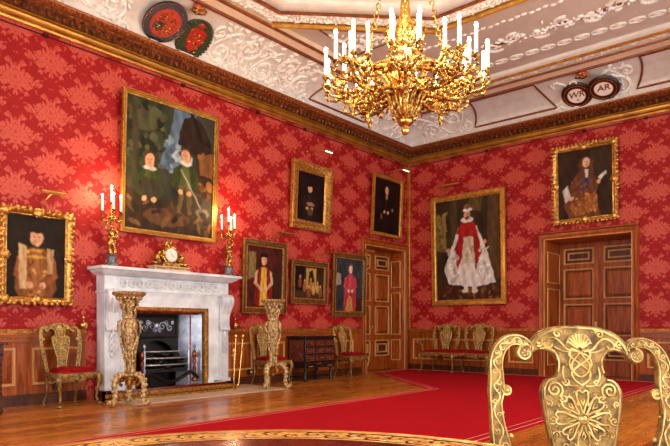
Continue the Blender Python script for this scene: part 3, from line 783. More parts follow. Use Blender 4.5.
# ------------------------------------------------------------------ torcheres
def make_stand():
    t = empty('gilt_candle_stand')
    prof = [(0,.36),(.05,.37),(.07,.40),(.045,.44),(.04,.50),(.05,.60),(.075,.74),(.11,.90),(.135,1.02),(.14,1.10),(.115,1.17),(.07,1.20),(.075,1.22),(.065,1.25),(.075,1.30),(.105,1.38),(.13,1.45),(.10,1.46),(0,1.46)]
    m = MB(); m.lathe([(r*.78, z) for r, z in prof], 24, lobes=6, lamp=.08)
    m.build('shaft', 'gilt_carved', t, ang=60)
    m = MB()
    for k in range(6):
        a = pi/3*k
        for (z0, z1, ph) in ((.45,1.18,0),(1.22,1.46,.5)):
            pts = []
            for i in range(15):
                z = z0+(z1-z0)*i/14
                r = 0
                for (r0, h0), (r1, h1) in zip(prof, prof[1:]):
                    if h0 <= z <= h1 and h1 > h0: r = r0+(r1-r0)*(z-h0)/(h1-h0); break
                aa = a+.28*sin(i*.9+k*0)+ph
                pts.append((cos(aa)*(r+.008), sin(aa)*(r+.008), z))
            m.tube(pts, [.015+.006*sin(i*1.7) for i in range(15)], 6)
            for i in range(1, 14, 2):
                p = pts[i]; u = nrm((p[0], p[1], .12*(1 if i % 4 else -1)))
                m.ball(p, .032, 6, 4, (.75,.5,1.15))
    m.lathe([(.075,1.185),(.088,1.20),(.088,1.215),(.075,1.23)], 20); m.lathe([(.055,.40),(.078,.41),(.078,.43),(.05,.44)], 20)
    for k in range(18): m.ball((.158*cos(k*pi/9), .158*sin(k*pi/9), 1.475), .022, 6, 4, (1,1,1.5))
    m.build('carving', 'gilt_carved', t, ang=70)
    m = MB().lathe([(0,1.46),(.12,1.46),(.17,1.48),(.19,1.50),(.215,1.515),(.225,1.545),(.205,1.56),(0,1.56)], 32, lobes=12, lamp=.012)
    m.build('top', 'gilt_carved', t, ang=50)
    for k in range(3):
        a = radians(k*120+20); ca, sa = cos(a), sin(a)
        prof2 = [(.03,.40,.04),(.10,.43,.045),(.17,.40,.05),(.215,.32,.046),(.215,.22,.04),(.205,.13,.036),(.22,.06,.036),(.255,.035,.034),(.285,.05,.028),(.28,.085,.02)]
        c = catmull(prof2, 4)
        m = MB(); m.tube([(ca*r, sa*r, z) for r, z, w in c], [w for r, z, w in c], 9, flat=.8)
        m.ball((ca*.25, sa*.25, .035), .035, 8, 6)
        for i in range(2, len(c)-4, 3):
            r, z, w = c[i]
            for s_ in (-1, 1): m.ball((ca*r-sa*s_*w*.9, sa*r+ca*s_*w*.9, z), .022, 6, 4, (1,1,1.3))
            m.ball((ca*(r+w*.8), sa*(r+w*.8), z+w*.4), .024, 6, 4)
        m.build('leg', 'gilt_carved', t, ang=70)
    m = MB(); m.ball((0,0,.33), .06, 10, 8, (1,1,.9)); m.ball((0,0,.25), .03, 8, 6, (1,1,1.4))
    for k in range(3):
        a = radians(k*120+80)
        c = catmull([(cos(a)*.05,sin(a)*.05,.40),(cos(a)*.13,sin(a)*.13,.37),(cos(a)*.15,sin(a)*.15,.30),(cos(a)*.11,sin(a)*.11,.27)], 4); m.tube(c, .022, 7)
        m.ball((cos(a)*.11,sin(a)*.11,.36), .045, 7, 5)
    m.build('apron', 'gilt_dark', t, ang=70)
    return t
st = make_stand(); place(st, (1.13,-8.56,0), 10)
tag(st, 'tall carved gilt candle stand left of the fireplace opening, in front of the marble jamb', 'candle stand', 'pair of gilt tripod candle stands')
s2 = copy_tree(st); place(s2, (.97,-5.70,0), 25); tag(s2, 'tall carved gilt candle stand right of the fireplace, in front of a gilt chair', 'candle stand')

# ------------------------------------------------------------------ fireplace (left-wall frame: local x = world y, out = -y)
FC = -7.27
F = empty('fireplace', (0,FC,0), 90); tag(F, 'white carved marble fireplace with a dark iron hearth on the red wall', 'fireplace')
for s_ in (-1, 1):
    m = MB()
    x0, x1 = sorted((s_*.72, s_*1.17))
    m.box(x0, x1, -.24, -.001, .012, 1.60)
    m.box(x0-.02, x1+.02, -.28, -.001, .012, .18)
    m.loop([(0,.24),(.0,.25),(.02,.25),(.03,.24)], .12, 1.0, s_*.86, .72)
    m.build('jamb', 'marble', F, bevel=.006)
for s_ in (-1, 1):
    x = s_*1.06
    # scrolled console on the jamb
    P = [(-.25,1.62,.03),(-.37,1.60,.05),(-.385,1.50,.055),(-.34,1.40,.045),(-.29,1.28,.035),(-.28,1.15,.03),(-.30,1.06,.032),(-.32,1.02,.02)]
    c = catmull(P, 4); q = MB()
    w = .085
    for xx in (-w, -w/2, 0, w/2, w): q.tube([(x+xx, a+.02, b) for a, b, r in c], [r*(.75 if xx else .95) for a, b, r in c], 8)
    q.box(x-w, x+w, -.30, -.24, 1.05, 1.62)
    q.lathe([(0,-w-.015),(.05,-w-.015),(.05,w+.015),(0,w+.015)], 16, (x,-.34,1.54), axis='x')
    for k in range(7):                          # leaf pendant
        q.tube([(x, -.27, 1.02-k*.045), (x+.03*(-1)**k, -.285, .97-k*.045), (x+.045*(-1)**k, -.262, .93-k*.045)], [.02,.016,.006], 6)
    q.ball((x,-.265,.66), .03, 8, 6, (1,.6,1.6))
    q.build('console', 'marble', F, ang=60)
m = MB(); m.box(-.72, .72, -.24, -.001, 1.37, 1.62); m.box(-1.17, 1.17, -.235, -.001, 1.60, 1.86)
m.box(-1.19, 1.19, -.255, -.001, 1.595, 1.62); m.loop([(0,.235),(.0,.255),(.02,.255),(.03,.24)], 1.86, .17, 0, 1.735)
for i in range(13):                             # running wave scroll
    cx = -.86+i*.143; sp = spiral(cx, 1.735, .065, .012, pi*.9, -1.5, 16)
    m.tube([(p[0], -.25, p[1]) for p in sp], [.019-.0006*j for j in range(17)], 5, up=(0,1,0))
    m.tube([(cx-.06,-.245,1.72),(cx,-.25,1.795),(cx+.07,-.245,1.76),(cx+.1,-.24,1.70)], [.012,.02,.016,.006], 5)
m.build('frieze', 'marble', F, ang=40)
m = MB()
SH = [(-1.20,.29,1.86),(-1.22,.32,1.88),(-1.26,.36,1.90),(-1.28,.39,1.93),(-1.32,.43,1.935),(-1.32,.43,1.975),(-1.30,.41,1.98)]
vs = []
for x, d, z in SH: vs += [(x,0,z),(x,-d,z),(-x,-d,z),(-x,0,z)]
fs = [(i*4+k,(i+1)*4+k,(i+1)*4+k+1,i*4+k+1) for i in range(6) for k in range(3)]+[(0,1,2,3),(24,27,26,25)]
m.add(vs, fs); m.build('mantel_shelf', 'marble', F, ang=25)
# gilded bead-and-leaf frame in the opening
m = MB(); m.arch([(0,.18),(.0,.24),(.02,.265),(.05,.265),(.075,.25)], -.65, .65, 1.32, .10)
for i in range(40): m.ball((-.67+i*.0344, -.262, 1.352), .014, 6, 4, (1,.7,1.6))
for i in range(34):
    for s_ in (-1, 1): m.ball((s_*.682, -.262, .12+i*.036), .014, 6, 4, (1.6,.7,1))
m.build('opening_frame', 'gilt_dark', F, ang=60)
# iron hearth inside the chimney breast
m = MB(); m.box(-.66,.66,.38,.42,.012,1.3)
m.prism([(-.42,.35),(-.34,.35),(-.32,.62),(-.26,.74),(-.14,.82),(0,.85),(.14,.82),(.26,.74),(.32,.62),(.34,.35),(.42,.35),(.42,1.3),(-.42,1.3)], .20, .24)
m.loop([(0,-.2),(0,-.18),(.015,-.17),(.03,-.18),(.03,-.2)], .74, .32, 0, 1.08)
m.build('fireback', 'iron', F, bevel=.004)
for s_ in (-1, 1):
    m = MB(); m.add([(s_*x, y, z) for x, y, z in ((.40,.24,.02),(.645,-.17,.02),(.645,-.17,1.29),(.40,.24,1.29),(.42,.26,.02),(.66,-.15,.02),(.66,-.15,1.29),(.42,.26,1.29))], [(0,1,2,3),(4,7,6,5),(0,4,5,1),(3,2,6,7),(0,3,7,4),(1,5,6,2)])
    tag(m.build('steel_cheek', 'steel', F, smooth=False), 'polished steel side panel')
m = MB()
for s_ in (-1, 1):
    for cx, cz, r0, a0 in ((.10,1.09,.08,0),(.24,1.07,.065,2),(.05,1.02,.04,1),(.17,1.16,.045,3),(.30,1.15,.03,1)):
        m.tube([(s_*p[0], .19, p[1]) for p in spiral(cx, cz, r0, .01, a0, 1.4, 14)], .010, 5)
m.ball((0,.19,1.1), .04, 8, 6, (1,.4,1.4))
tag(m.build('scroll_relief', 'steel', F, ang=60), 'raised scrolls on the iron panel')
g = MB()
for z in (.46,.57,.68): g.tube(catmull([(-.42,-.10,z),(-.2,-.18,z),(0,-.2,z),(.2,-.18,z),(.42,-.10,z)], 5), .012, 6)
for x in (-.42,.42): g.lathe([(.02,.12),(.025,.2),(.016,.4),(.022,.68),(.012,.72),(.03,.75),(.02,.79),(0,.80)], 10, (x,-.10,0))
g.build('grate', 'steel', F, ang=50)
m = MB(); m.box(-.40,.40,-.10,.18,.34,.40)
for i in range(60): m.ball((R.uniform(-.36,.36), R.uniform(-.10,.14), R.uniform(.42,.64)), R.uniform(.04,.07), 6, 4, (1.2,1,.8))
c = catmull([(-.56,-.14,.22),(-.4,-.2,.32),(-.2,-.2,.24),(0,-.2,.18),(.2,-.2,.24),(.4,-.2,.32),(.56,-.14,.22)], 5); m.tube(c, .045, 8, flat=.7)
m.build('coal_basket', 'iron', F, ang=50)
for s_ in (-1, 1):
    m = MB().lathe([(.05,.02),(.055,.06),(.02,.1),(.03,.2),(.02,.3),(.035,.36),(.02,.4),(.04,.44),(.04,.5),(.02,.54),(0,.56)], 12, (s_*.50,-.16,.14))
    tag(m.build('andiron', 'copper', F, ang=50), 'copper-coloured andiron')
# fender
f = empty('fender', (.24,FC-.22,0), 90); tag(f, 'low fender with red-brown top and gilded beaded edge on the hearth stone', 'fender')
m = MB(); m.box(-1.15,1.15,-.42,-.30,.012,.16)
for s_ in (-1, 1): m.box(min(s_*1.15,s_*1.03), max(s_*1.15,s_*1.03), -.42, -.05, .012, .16)
m.build('plinth', 'table_red', f, bevel=.01)
m = MB(); m.box(-1.17,1.17,-.44,-.42,.06,.12)
for i in range(58): m.ball((-1.15+i*.0403,-.445,.09), .022, 6, 4, (.7,.6,1.2))
m.box(-1.18,1.18,-.445,-.43,.012,.045)
m.build('beaded_edge', 'gilt_dark', f, ang=60)
# fire irons
t = empty('fire_iron_stand', (.50,-6.19,0), 90); tag(t, 'brass stand with fire irons at the right end of the fender', 'fire irons')
MB().lathe([(.07,.012),(.075,.03),(.03,.05),(.014,.08),(.012,.6),(.02,.62),(.03,.66),(.02,.70),(0,.72)], 14).build('post', 'brass', t, ang=50)
MB().tube([(-.07,-.02,.58),(0,-.05,.6),(.07,-.02,.58)], .008, 6).build('crossbar', 'brass', t)
for x, tilt in ((-.05,.05),(.06,.10)):
    m = MB().tube([(x,-.05,.05),(x+tilt,-.05,.88)], .008, 7); m.ball((x+tilt,-.05,.92), .028, 9, 6, (.8,.8,1.5)); m.ball((x,-.05,.06), .03, 8, 5, (1,.4,1.4))
    m.build('fire_iron', 'brass', t)

# ------------------------------------------------------------------ candelabra, clock
def make_candelabrum():
    c = empty('candelabrum')
    m = MB().box(-.09,.09,-.09,.09,0,.03); m.lathe([(.08,.03),(.085,.05),(.07,.06),(.07,.15),(.085,.17),(.08,.18)], 20)
    tag(m.build('plinth', 'grey_marble', c, ang=30), 'grey marble drum plinth')
    m = MB()                                    # gilded standing figure holding up the branches
    for P in ([(0,0,.19,.03),(-.03,0,.27,.028),(-.025,-.02,.34,.038),(0,0,.41,.05)], [(.05,0,.18,.022),(.045,-.01,.27,.026),(.02,-.01,.35,.038),(0,0,.41,.05)],
              [(0,0,.40,.05),(.005,-.01,.46,.045),(0,0,.52,.056),(0,0,.55,.03),(0,-.005,.57,.022)], [(-.045,0,.53,.024),(-.08,-.01,.57,.019),(-.07,-.02,.63,.017),(-.03,-.01,.68,.016)],
              [(.045,0,.53,.024),(.075,-.02,.51,.018),(.09,-.04,.46,.016),(.06,-.06,.43,.015)]):
        q = catmull(P, 4); m.tube([p[:3] for p in q], [p[3] for p in q], 8)
    m.ball((0,-.005,.605), .033, 10, 8, (1,1,1.15)); m.ball((-.0,-.03,.44), .05, 8, 6, (1.2,.6,.8))
    m.lathe([(.085,.18),(.07,.195),(.03,.20),(0,.2)], 16)
    m.build('figure', 'ormolu', c, ang=80)
    m = MB(); q = catmull([(-.03,-.01,.64,.02),(-.01,0,.72,.022),(0,0,.80,.03),(0,0,.86,.018),(0,0,.93,.022)], 4); m.tube([p[:3] for p in q], [p[3] for p in q], 8)
    for k in range(8): a = k*pi/4; m.tube([(0,0,.72),(cos(a)*.05,sin(a)*.05,.75),(cos(a)*.07,sin(a)*.07,.71)], [.018,.016,.006], 5)
    m.build('stem', 'ormolu', c, ang=80)
    for k, (x, y, zt) in enumerate(((0,0,.96),(-.13,.02,.83),(.03,-.13,.83),(.13,.02,.83))):
        a = MB()
        if k: 
            q = catmull([(0,0,.74),(x*.5,y*.5,.68),(x*1.05,y*1.05,.70),(x,y,.78)], 5); a.tube(q, .011, 6)
            for j in range(3, len(q), 3): a.ball(q[j], .02, 6, 4)
        a.lathe([(.0,-.05),(.02,-.05),(.028,-.03),(.015,-.02),(.026,0),(.03,.01),(.0,.012)], 12, (x,y,zt))
        ar = a.build('branch', 'ormolu', c, ang=60)
        cd = MB().lathe([(.0125,0),(.0125,.2),(.008,.205),(0,.206)], 10, (x,y,zt+.01)).build('candle', 'wax', c)
        MB().ball((x,y,zt+.235), .013, 8, 6, (1,1,2)).build('flame_bulb', 'bulb', cd)
    return c
cn = make_candelabrum(); place(cn, (.25,-8.33,1.98), 60)
tag(cn, 'gilt figure candelabrum with lit candles at the left end of the mantel', 'candelabrum', 'pair of candelabra on the mantel')
c2 = copy_tree(cn); place(c2, (.25,-6.10,1.98), 200); tag(c2, 'gilt figure candelabrum with lit candles at the right end of the mantel', 'candelabrum')

k = empty('mantel_clock', (.24,-7.33,1.98), 90); tag(k, 'ornate gilt clock with round white dial in the middle of the mantel shelf', 'clock')
m = MB(); m.box(-.34,.34,-.12,.12,0,.025); m.box(-.32,.32,-.10,.10,.025,.06); m.box(-.34,.34,-.11,.11,.06,.075)
tag(m.build('base', 'hearthstone', k, bevel=.004), 'pinkish marble base')
m = MB(); m.box(-.30,.30,-.112,-.10,.03,.055)
m.lathe([(0,-.10),(.13,-.10),(.15,-.06),(.15,.05),(.135,.075),(.12,.078),(.118,.07),(0,.07)], 28, (0,0,.26), axis='y')
c_ = catmull([(-.26,0,.09),(-.2,-.02,.14),(-.17,0,.22),(-.12,0,.30)], 5); m.tube(c_, [.05-.0015*i for i in range(len(c_))], 8)
c_ = [(-p[0],p[1],p[2]) for p in c_]; m.tube(c_, [.05-.0015*i for i in range(len(c_))], 8)
for s_ in (-1, 1):
    m.ball((s_*.19,-.03,.29), .032, 9, 7); m.ball((s_*.22,-.03,.21), .06, 9, 7, (.8,.7,1.2)); m.ball((s_*.27,-.05,.12), .05, 8, 6, (1.5,.8,.6))
    m.tube([(s_*.2,-.06,.24),(s_*.15,-.09,.19),(s_*.13,-.1,.15)], .02, 6)
    m.ball((s_*.04,0,.46), .03, 8, 6, (.8,.8,1.4)); m.ball((s_*.045,0,.51), .018, 8, 6)
m.box(-.16,.16,-.08,.08,.075,.13); m.ball((0,0,.42), .05, 9, 6, (1.6,1,.7))
for i in range(14): a = i*2*pi/14; m.ball((.145*cos(a), -.05, .26+.145*sin(a)), .022, 6, 4)
m.build('case', 'ormolu', k, ang=60)
d = MB().lathe([(0,.07),(.105,.07),(.105,.078),(.1,.082),(0,.084)], 32, (0,0,.26), axis='y').build('dial', 'dial', k)
m = MB()
for i in range(12):
    a = i*pi/6; m.tube([(.078*sin(a),-.085,.26+.078*cos(a)),(.094*sin(a),-.085,.26+.094*cos(a))], .0025, 4)
m.tube([(0,-.087,.26),(.045,-.087,.22)], .004, 4); m.tube([(0,-.087,.26),(-.03,-.087,.32)], .003, 4)
tag(m.build('hands_and_marks', 'black_plastic', d), 'dark clock hands and hour marks')

# ------------------------------------------------------------------ black cabinet on stand, twisted-leg table, small things
c = empty('black_cabinet', (.30,-4.0,0), 90); tag(c, 'black cabinet with red-brown drawer fronts on a stand against the panelling', 'cabinet')
m = MB(); m.box(-.43,.43,-.24,.24,.36,.86); m.box(-.46,.46,-.27,.25,.86,.90); m.box(-.45,.45,-.26,.25,.33,.37)
m.build('body', 'ebony', c, bevel=.006)
m = MB().box(-.435,-.43,-.20,.20,.40,.82)
for s_ in (-1, 1):
    for sz in (-1, 1):
        m.tube([(-.44, s_*p[0], .61+sz*p[1]) for p in spiral(.09,.10,.08,.01,pi,1.4,16)], .007, 5); m.tube([(-.44,s_*.02,.61+sz*.02),(-.44,s_*.10,.61+sz*.06),(-.44,s_*.18,.61+sz*.18)], .006, 5)
tag(m.build('side_panel', 'tortoise', c, ang=60), 'dark end panel with arabesque scrolls')
for r_ in range(3):
    for q in range(3):
        x = -.28+q*.28; z = .46+r_*.15
        d = MB(); d.box(x-.125,x+.125,-.25,-.235,z-.06,z+.06); d.loop([(0,.25),(.004,.262),(.014,.262),(.018,.25)], .20, .075, x, z)
        d = d.build('drawer', 'tortoise', c, smooth=False)
        MB().lathe([(0,.25),(.008,.25),(.006,.262),(.013,.27),(.009,.278),(0,.28)], 8, (x,0,z), axis='y').build('knob', 'brass', d)
m = MB(); m.box(-.44,.44,-.25,.24,.27,.33); m.build('stand_frieze', 'ebony', c, bevel=.005)
for x in (-.38,.38):
    for y in (-.19,.19):
        MB().lathe([(.03,.27),(.035,.24),(.02,.22),(.04,.17),(.018,.11),(.03,.08),(.035,.04),(.025,0),(0,0)], 10, (x,y,0)).build('leg', 'ebony', c, ang=60)
MB().box(-.38,.38,-.02,.02,.07,.10).box(-.40,-.36,-.19,.19,.07,.10).box(.36,.40,-.19,.19,.07,.10).build('stretcher', 'ebony', c, bevel=.004)
for x0, x1, z0 in ((-.10,.0,.34),(-.36,-.22,.29),(.22,.36,.29)):
    tag(MB().box(x0,x1,-.262,-.25,z0,z0+.02).build('mount', 'ormolu', c), 'gilt metal mount')

c = empty('twisted_leg_table', (.52,-10.42,0), 90); tag(c, 'dark side table with barley-twist leg cut off by the left picture edge', 'table')
MB().box(-.50,.42,-.30,.28,.86,.89).build('tabletop', 'walnut', c, bevel=.006)
m = MB().box(-.45,.38,-.26,.25,.72,.86); m.loop([(0,.26),(.01,.27),(.02,.26)], .3, .08, .18, .79); m.build('frieze', 'walnut', c, bevel=.003)
for x in (-.42,.34):
    for y in (-.23,.22):
        m = MB(); m.ball((x,y,.69), .035, 8, 6); m.box(x-.03,x+.03,y-.03,y+.03,.10,.18); m.ball((x,y,.05), .045, 9, 6, (1,1,1.1)); m.box(x-.03,x+.03,y-.03,y+.03,.66,.74)
        for ph in (0, pi):
            m.tube([(x+.016*cos(ph+i*.55), y+.016*sin(ph+i*.55), .18+i*.0125) for i in range(40)], .019, 6)
        m.build('leg', 'walnut', c, ang=60)
MB().box(-.42,.34,-.24,-.20,.12,.16).box(-.42,.34,.20,.24,.12,.16).build('stretcher', 'walnut', c, bevel=.004)

for y, lab in ((-8.68, 'small round brass bell on the dado rail left of the marble fireplace'), (-5.80, 'small round brass bell on the dado rail right of the fireplace')):
    b = empty('brass_bell', (.045,y,1.045), 90); tag(b, lab, 'bell', 'small brass bells on the dado rail')
    MB().lathe([(.0,.0),(.035,.0),(.05,.02),(.062,.05),(.06,.08),(.04,.105),(.018,.12),(0,.125)], 14, (0,-.03,0)).build('bell_body', 'brass', b, ang=60)
    MB().lathe([(.012,.115),(.01,.15),(.02,.165),(.016,.185),(0,.19)], 10, (0,-.03,0)).tube([(0,-.03,.185),(0,-.01,.25)], .005, 5).build('handle', 'brass', b, ang=60)
for y, lab in ((-9.04, 'small black wall socket low on the skirting under the leftmost gilt chair'), (-5.42, 'small black wall socket low on the skirting behind the right candle stand')):
    b = empty('wall_socket', (.036,y,.19), 90); tag(b, lab, 'socket', 'sockets low on the left wall')
    MB().box(-.06,.06,-.014,0,0,.09).build('plate', 'black_plastic', b, bevel=.003)
    MB().box(.0,.04,-.03,-.014,.02,.06).build('plug', 'white_plastic', b, bevel=.004)

# ------------------------------------------------------------------ round table in front of the camera
t = empty('round_table', (7.868,-12.315,0)); tag(t, 'polished round table with marquetry rim along the bottom of the picture', 'table')
MB().lathe([(0,.70),(.80,.70),(.86,.715),(.885,.73),(.885,.742),(.875,.748),(.80,.749)], 96).build('tabletop', 'table_red', t, ang=50)
vs = MB(); vs.lathe([(.86,.7475),(.862,.7505),(.72,.7505),(.72,.7475)], 96); tag(vs.build('marquetry_band', 'band_wood', t, ang=50), 'dark wooden band')
m = MB(); NV = 40
def tp(r, a): return (r*cos(a), r*sin(a), .7505)
m.tube([tp(.79+.034*sin(NV*i*2*pi/960), i*2*pi/960) for i in range(960)], .0065, 4, flat=.25, closed=True)
for r_ in (.735, .85): m.tube([tp(r_, i*2*pi/240) for i in range(240)], .0045, 4, flat=.3, closed=True)
for i in range(2*NV):
    ac = (i+.5)*pi/NV; sg = 1 if i % 2 == 0 else -1
    sp_ = spiral(0, 0, .03, .004, sg*1.2, 1.2*sg, 12)
    m.tube([tp(.79-sg*.012+p[1], ac+p[0]/.79) for p in sp_], .006, 4, flat=.25)
    for q in (-1, 1): m.ball(tp(.79-sg*.03, ac+q*.045), .016, 6, 4, (1,.6,.1), (( -sin(ac), cos(ac), 0), (cos(ac), sin(ac), 0), (0,0,1)))
tag(m.build('scroll_inlay', 'inlay', t, ang=80), 'golden scroll inlay')
MB().lathe([(0,.7480),(.715,.7485),(.715,.7500),(0,.7505)], 96).build('centre_panel', 'table_red', t, ang=50)
tag(MB().lathe([(.868,.7485),(.872,.7515),(.879,.7505),(.884,.744)], 96).build('edge_line', 'gold_line', t, ang=50), 'thin gilded edge')
MB().lathe([(0,.70),(.22,.70),(.18,.66),(.06,.60),(.08,.5),(.12,.4),(.07,.28),(.09,.18),(.2,.14),(.22,.10),(0,.10)], 24).build('column', 'gilt_carved', t, ang=50)
for k_ in range(3):
    a = radians(k_*120+10); q = catmull([(.1,.14),(.25,.16),(.38,.09),(.46,.05),(.52,.03)], 4)
    MB().tube([(cos(a)*r, sin(a)*r, z) for r, z in q], [.05-.0012*i for i in range(len(q))], 8).ball((cos(a)*.50, sin(a)*.50, .04), .04, 8, 6).build('foot', 'gilt_carved', t, ang=60)
# ------------------------------------------------------------------ pictures
def paint(o_name, w, h, shapes, bg, parent, nx=None, seed=1):
    nx = nx or max(48, int(w/.013)); nz = max(48, int(h/.013)); rg = random.Random(seed)
    m = MB(); cols = []
    S = []
    for s_ in shapes:
        c = lin(s_[-1])
        S.append((s_[0], s_[1:-1], c))
    b0, b1 = lin(bg[0]), lin(bg[1])
    ph = [rg.uniform(0,6.28) for _ in range(6)]
    for j in range(nz+1):
        for i in range(nx+1):
            u, v = i/nx, j/nz
            m.v.append((-w/2+w*u, 0, h*v))
            tex = .5+.25*sin(9*u+5*v+ph[0])*sin(7*v-4*u+ph[1])+.25*sin(23*u+ph[2])*sin(19*v+11*u+ph[3])
            c = tuple(a+(b-a)*min(max(tex, 0), 1) for a, b in zip(b0, b1))
            u0, v0 = u, v; q_ = .004
            u = u0+q_*(sin(41*v0+ph[1])+.7*sin(83*v0+29*u0+ph[2])); v = v0+q_*w/h*(sin(37*u0+ph[3])+.7*sin(71*u0-33*v0+ph[4]))
            for kd, a, cc in S:
                if kd == 'e':
                    cx, cz, rx, rz = a[:4]; th = a[4] if len(a) > 4 else 0
                    x, z = (u-cx)*w/h, v-cz; x, z = x*cos(th)+z*sin(th), -x*sin(th)+z*cos(th)
                    d = sqrt((x/(rx*w/h))**2+(z/rz)**2); k = (1-d)*min(rx*w, rz*h)/.018+.5
                else:
                    P = a[0]; ins = False; dm = 9
                    for (x0, z0), (x1, z1) in zip(P, P[1:]+P[:1]):
                        if (z0 > v) != (z1 > v) and u < (x1-x0)*(v-z0)/(z1-z0)+x0: ins = not ins
                        ex, ez = (x1-x0)*w, (z1-z0)*h; px_, pz_ = (u-x0)*w, (v-z0)*h
                        t_ = min(max((px_*ex+pz_*ez)/(ex*ex+ez*ez+1e-9), 0), 1); dm = min(dm, math.hypot(px_-ex*t_, pz_-ez*t_))
                    k = (dm if ins else -dm)/.018+.5
                k = min(max(k, 0), 1)
                if k > 0:
                    sh = .92+.22*sin(47*u+ph[4]+9*v)*sin(15*v+ph[5]+6*u)+.10*sin(61*u-21*v)*sin(33*v+30*u+ph[0])
                    c = tuple(q*(1-k)+min(p*sh, 1)*k for q, p in zip(c, cc))
            cols.append((*c, 1))
    for j in range(nz):
        for i in range(nx):
            a = j*(nx+1)+i; m.f.append([a, a+1, a+nx+2, a+nx+1]); m.mi.append(0)
    o = m.build('canvas', 'canvas_paint', parent, smooth=False)
    at = o.data.color_attributes.new('paint', 'FLOAT_COLOR', 'POINT')
    at.data.foreach_set('color', [x for c in cols for x in c])
    return o
def picture(name, side, s0, s1, z0, z1, fw, style, mats, shapes, bg, label, tilt=2.5, seed=1, lamp=None, cat='painting'):
    W, H = s1-s0, z1-z0; sc = (s0+s1)/2
    loc = (.03, sc, z0) if side == 'L' else (sc, -.03, z0)
    e = empty(name, loc, 90 if side == 'L' else 0); e.rotation_euler[0] = radians(tilt)
    tag(e, label, cat, 'oil portraits hung on the red walls')
    w, h = W-2*fw, H-2*fw
    d = .05
    if style == 'flat': prof = [(0,d*.3),(.008,d*.5),(fw*.2,d*.55),(fw*.3,d*.9),(fw*.75,d),(fw,d*.7),(fw,0)]
    elif style == 'thick': d = .09; prof = [(0,d*.25),(.01,d*.35),(fw*.15,d*.3),(fw*.25,d*.45),(fw*.5,d*.6),(fw*.8,d),(fw*.95,d),(fw,d*.8),(fw,0)]
    else: d = .08; prof = [(0,d*.2),(.01,d*.4),(fw*.22,d*.35),(fw*.4,d*.8),(fw*.7,d),(fw*.9,d*.8),(fw,d*.4),(fw,0)]
    m = MB(); m.loop(prof, w, h, 0, H/2)
    if style in ('thick', 'carved'):
        n = int(2*(w+h)/.07)
        per = 2*(w+h+2*fw); rg = random.Random(seed)
        def at(q, o):
            W2, H2 = w+2*o, h+2*o; P = 2*(W2+H2); q = q*P
            if q < W2: return (-W2/2+q, H/2-H2/2)
            q -= W2
            if q < H2: return (W2/2, H/2-H2/2+q)
            q -= H2
            if q < W2: return (W2/2-q, H/2+H2/2)
            return (-W2/2, H/2+H2/2-(q-W2))
        for i in range(n):
            for o, r_ in ((fw*.68, .026), (fw*.30, .014)) + (((fw*.98, .03),) if style == 'carved' else ()):
                x, z = at((i+rg.random()*.3)/n, o); th = rg.uniform(0, 3.14); u = (cos(th), 0, sin(th))
                m.ball((x, -d*(.9 if o > fw*.5 else .4), z), r_*rg.uniform(.8,1.3), 6, 4, (1.2,.6,.7), (u, (0,1,0), (-u[2],0,u[0])))
        if style == 'carved':
            for x, z in ((-W/2+fw*.6, fw*.6), (W/2-fw*.6, fw*.6), (-W/2+fw*.6, H-fw*.6), (W/2-fw*.6, H-fw*.6), (0, fw*.6), (0, H-fw*.6), (-W/2+fw*.6, H/2), (W/2-fw*.6, H/2)):
                m.ball((x,-d,z), fw*.55, 8, 5, (1.1,.35,1.1))
                for q in range(6): a = q*pi/3; m.ball((x+cos(a)*fw*.5,-d*.9,z+sin(a)*fw*.5), fw*.22, 6, 4, (1,.6,1))
    fr = m.build('frame', mats[0], e, ang=40)
    if style == 'flat' and len(mats) > 1:
        MB().loop([(-.002,d*.28),(0,d*.55),(.02,d*.62),(.028,d*.5)], w, h, 0, H/2).build('slip', mats[1], fr)
        MB().loop([(fw*.86,d*.95),(fw*.88,d*1.15),(fw*.98,d*1.15),(fw*1.0,d*.7)], w, h, 0, H/2).build('outer_moulding', mats[1], fr)
    MB().box(-W/2+.02, W/2-.02, .0, .012, .02, H-.02).build('backboard', 'walnut', e, smooth=False)
    o = paint('canvas', w+.01, h+.01, shapes, bg, e, seed=seed); o.location = (0, -.004, fw-.005)
    return e
SK = (206,152,112)
def dabs(n, x0, x1, z0, z1, cols, r0, r1, seed=5, el=1.0):
    g_ = random.Random(seed); out = []
    for _ in range(n):
        r = g_.uniform(r0, r1); out.append(('e', g_.uniform(x0, x1), g_.uniform(z0, z1), r, r*g_.uniform(.5, 1.1)*el, g_.uniform(0, 3), g_.choice(cols)))
    return out
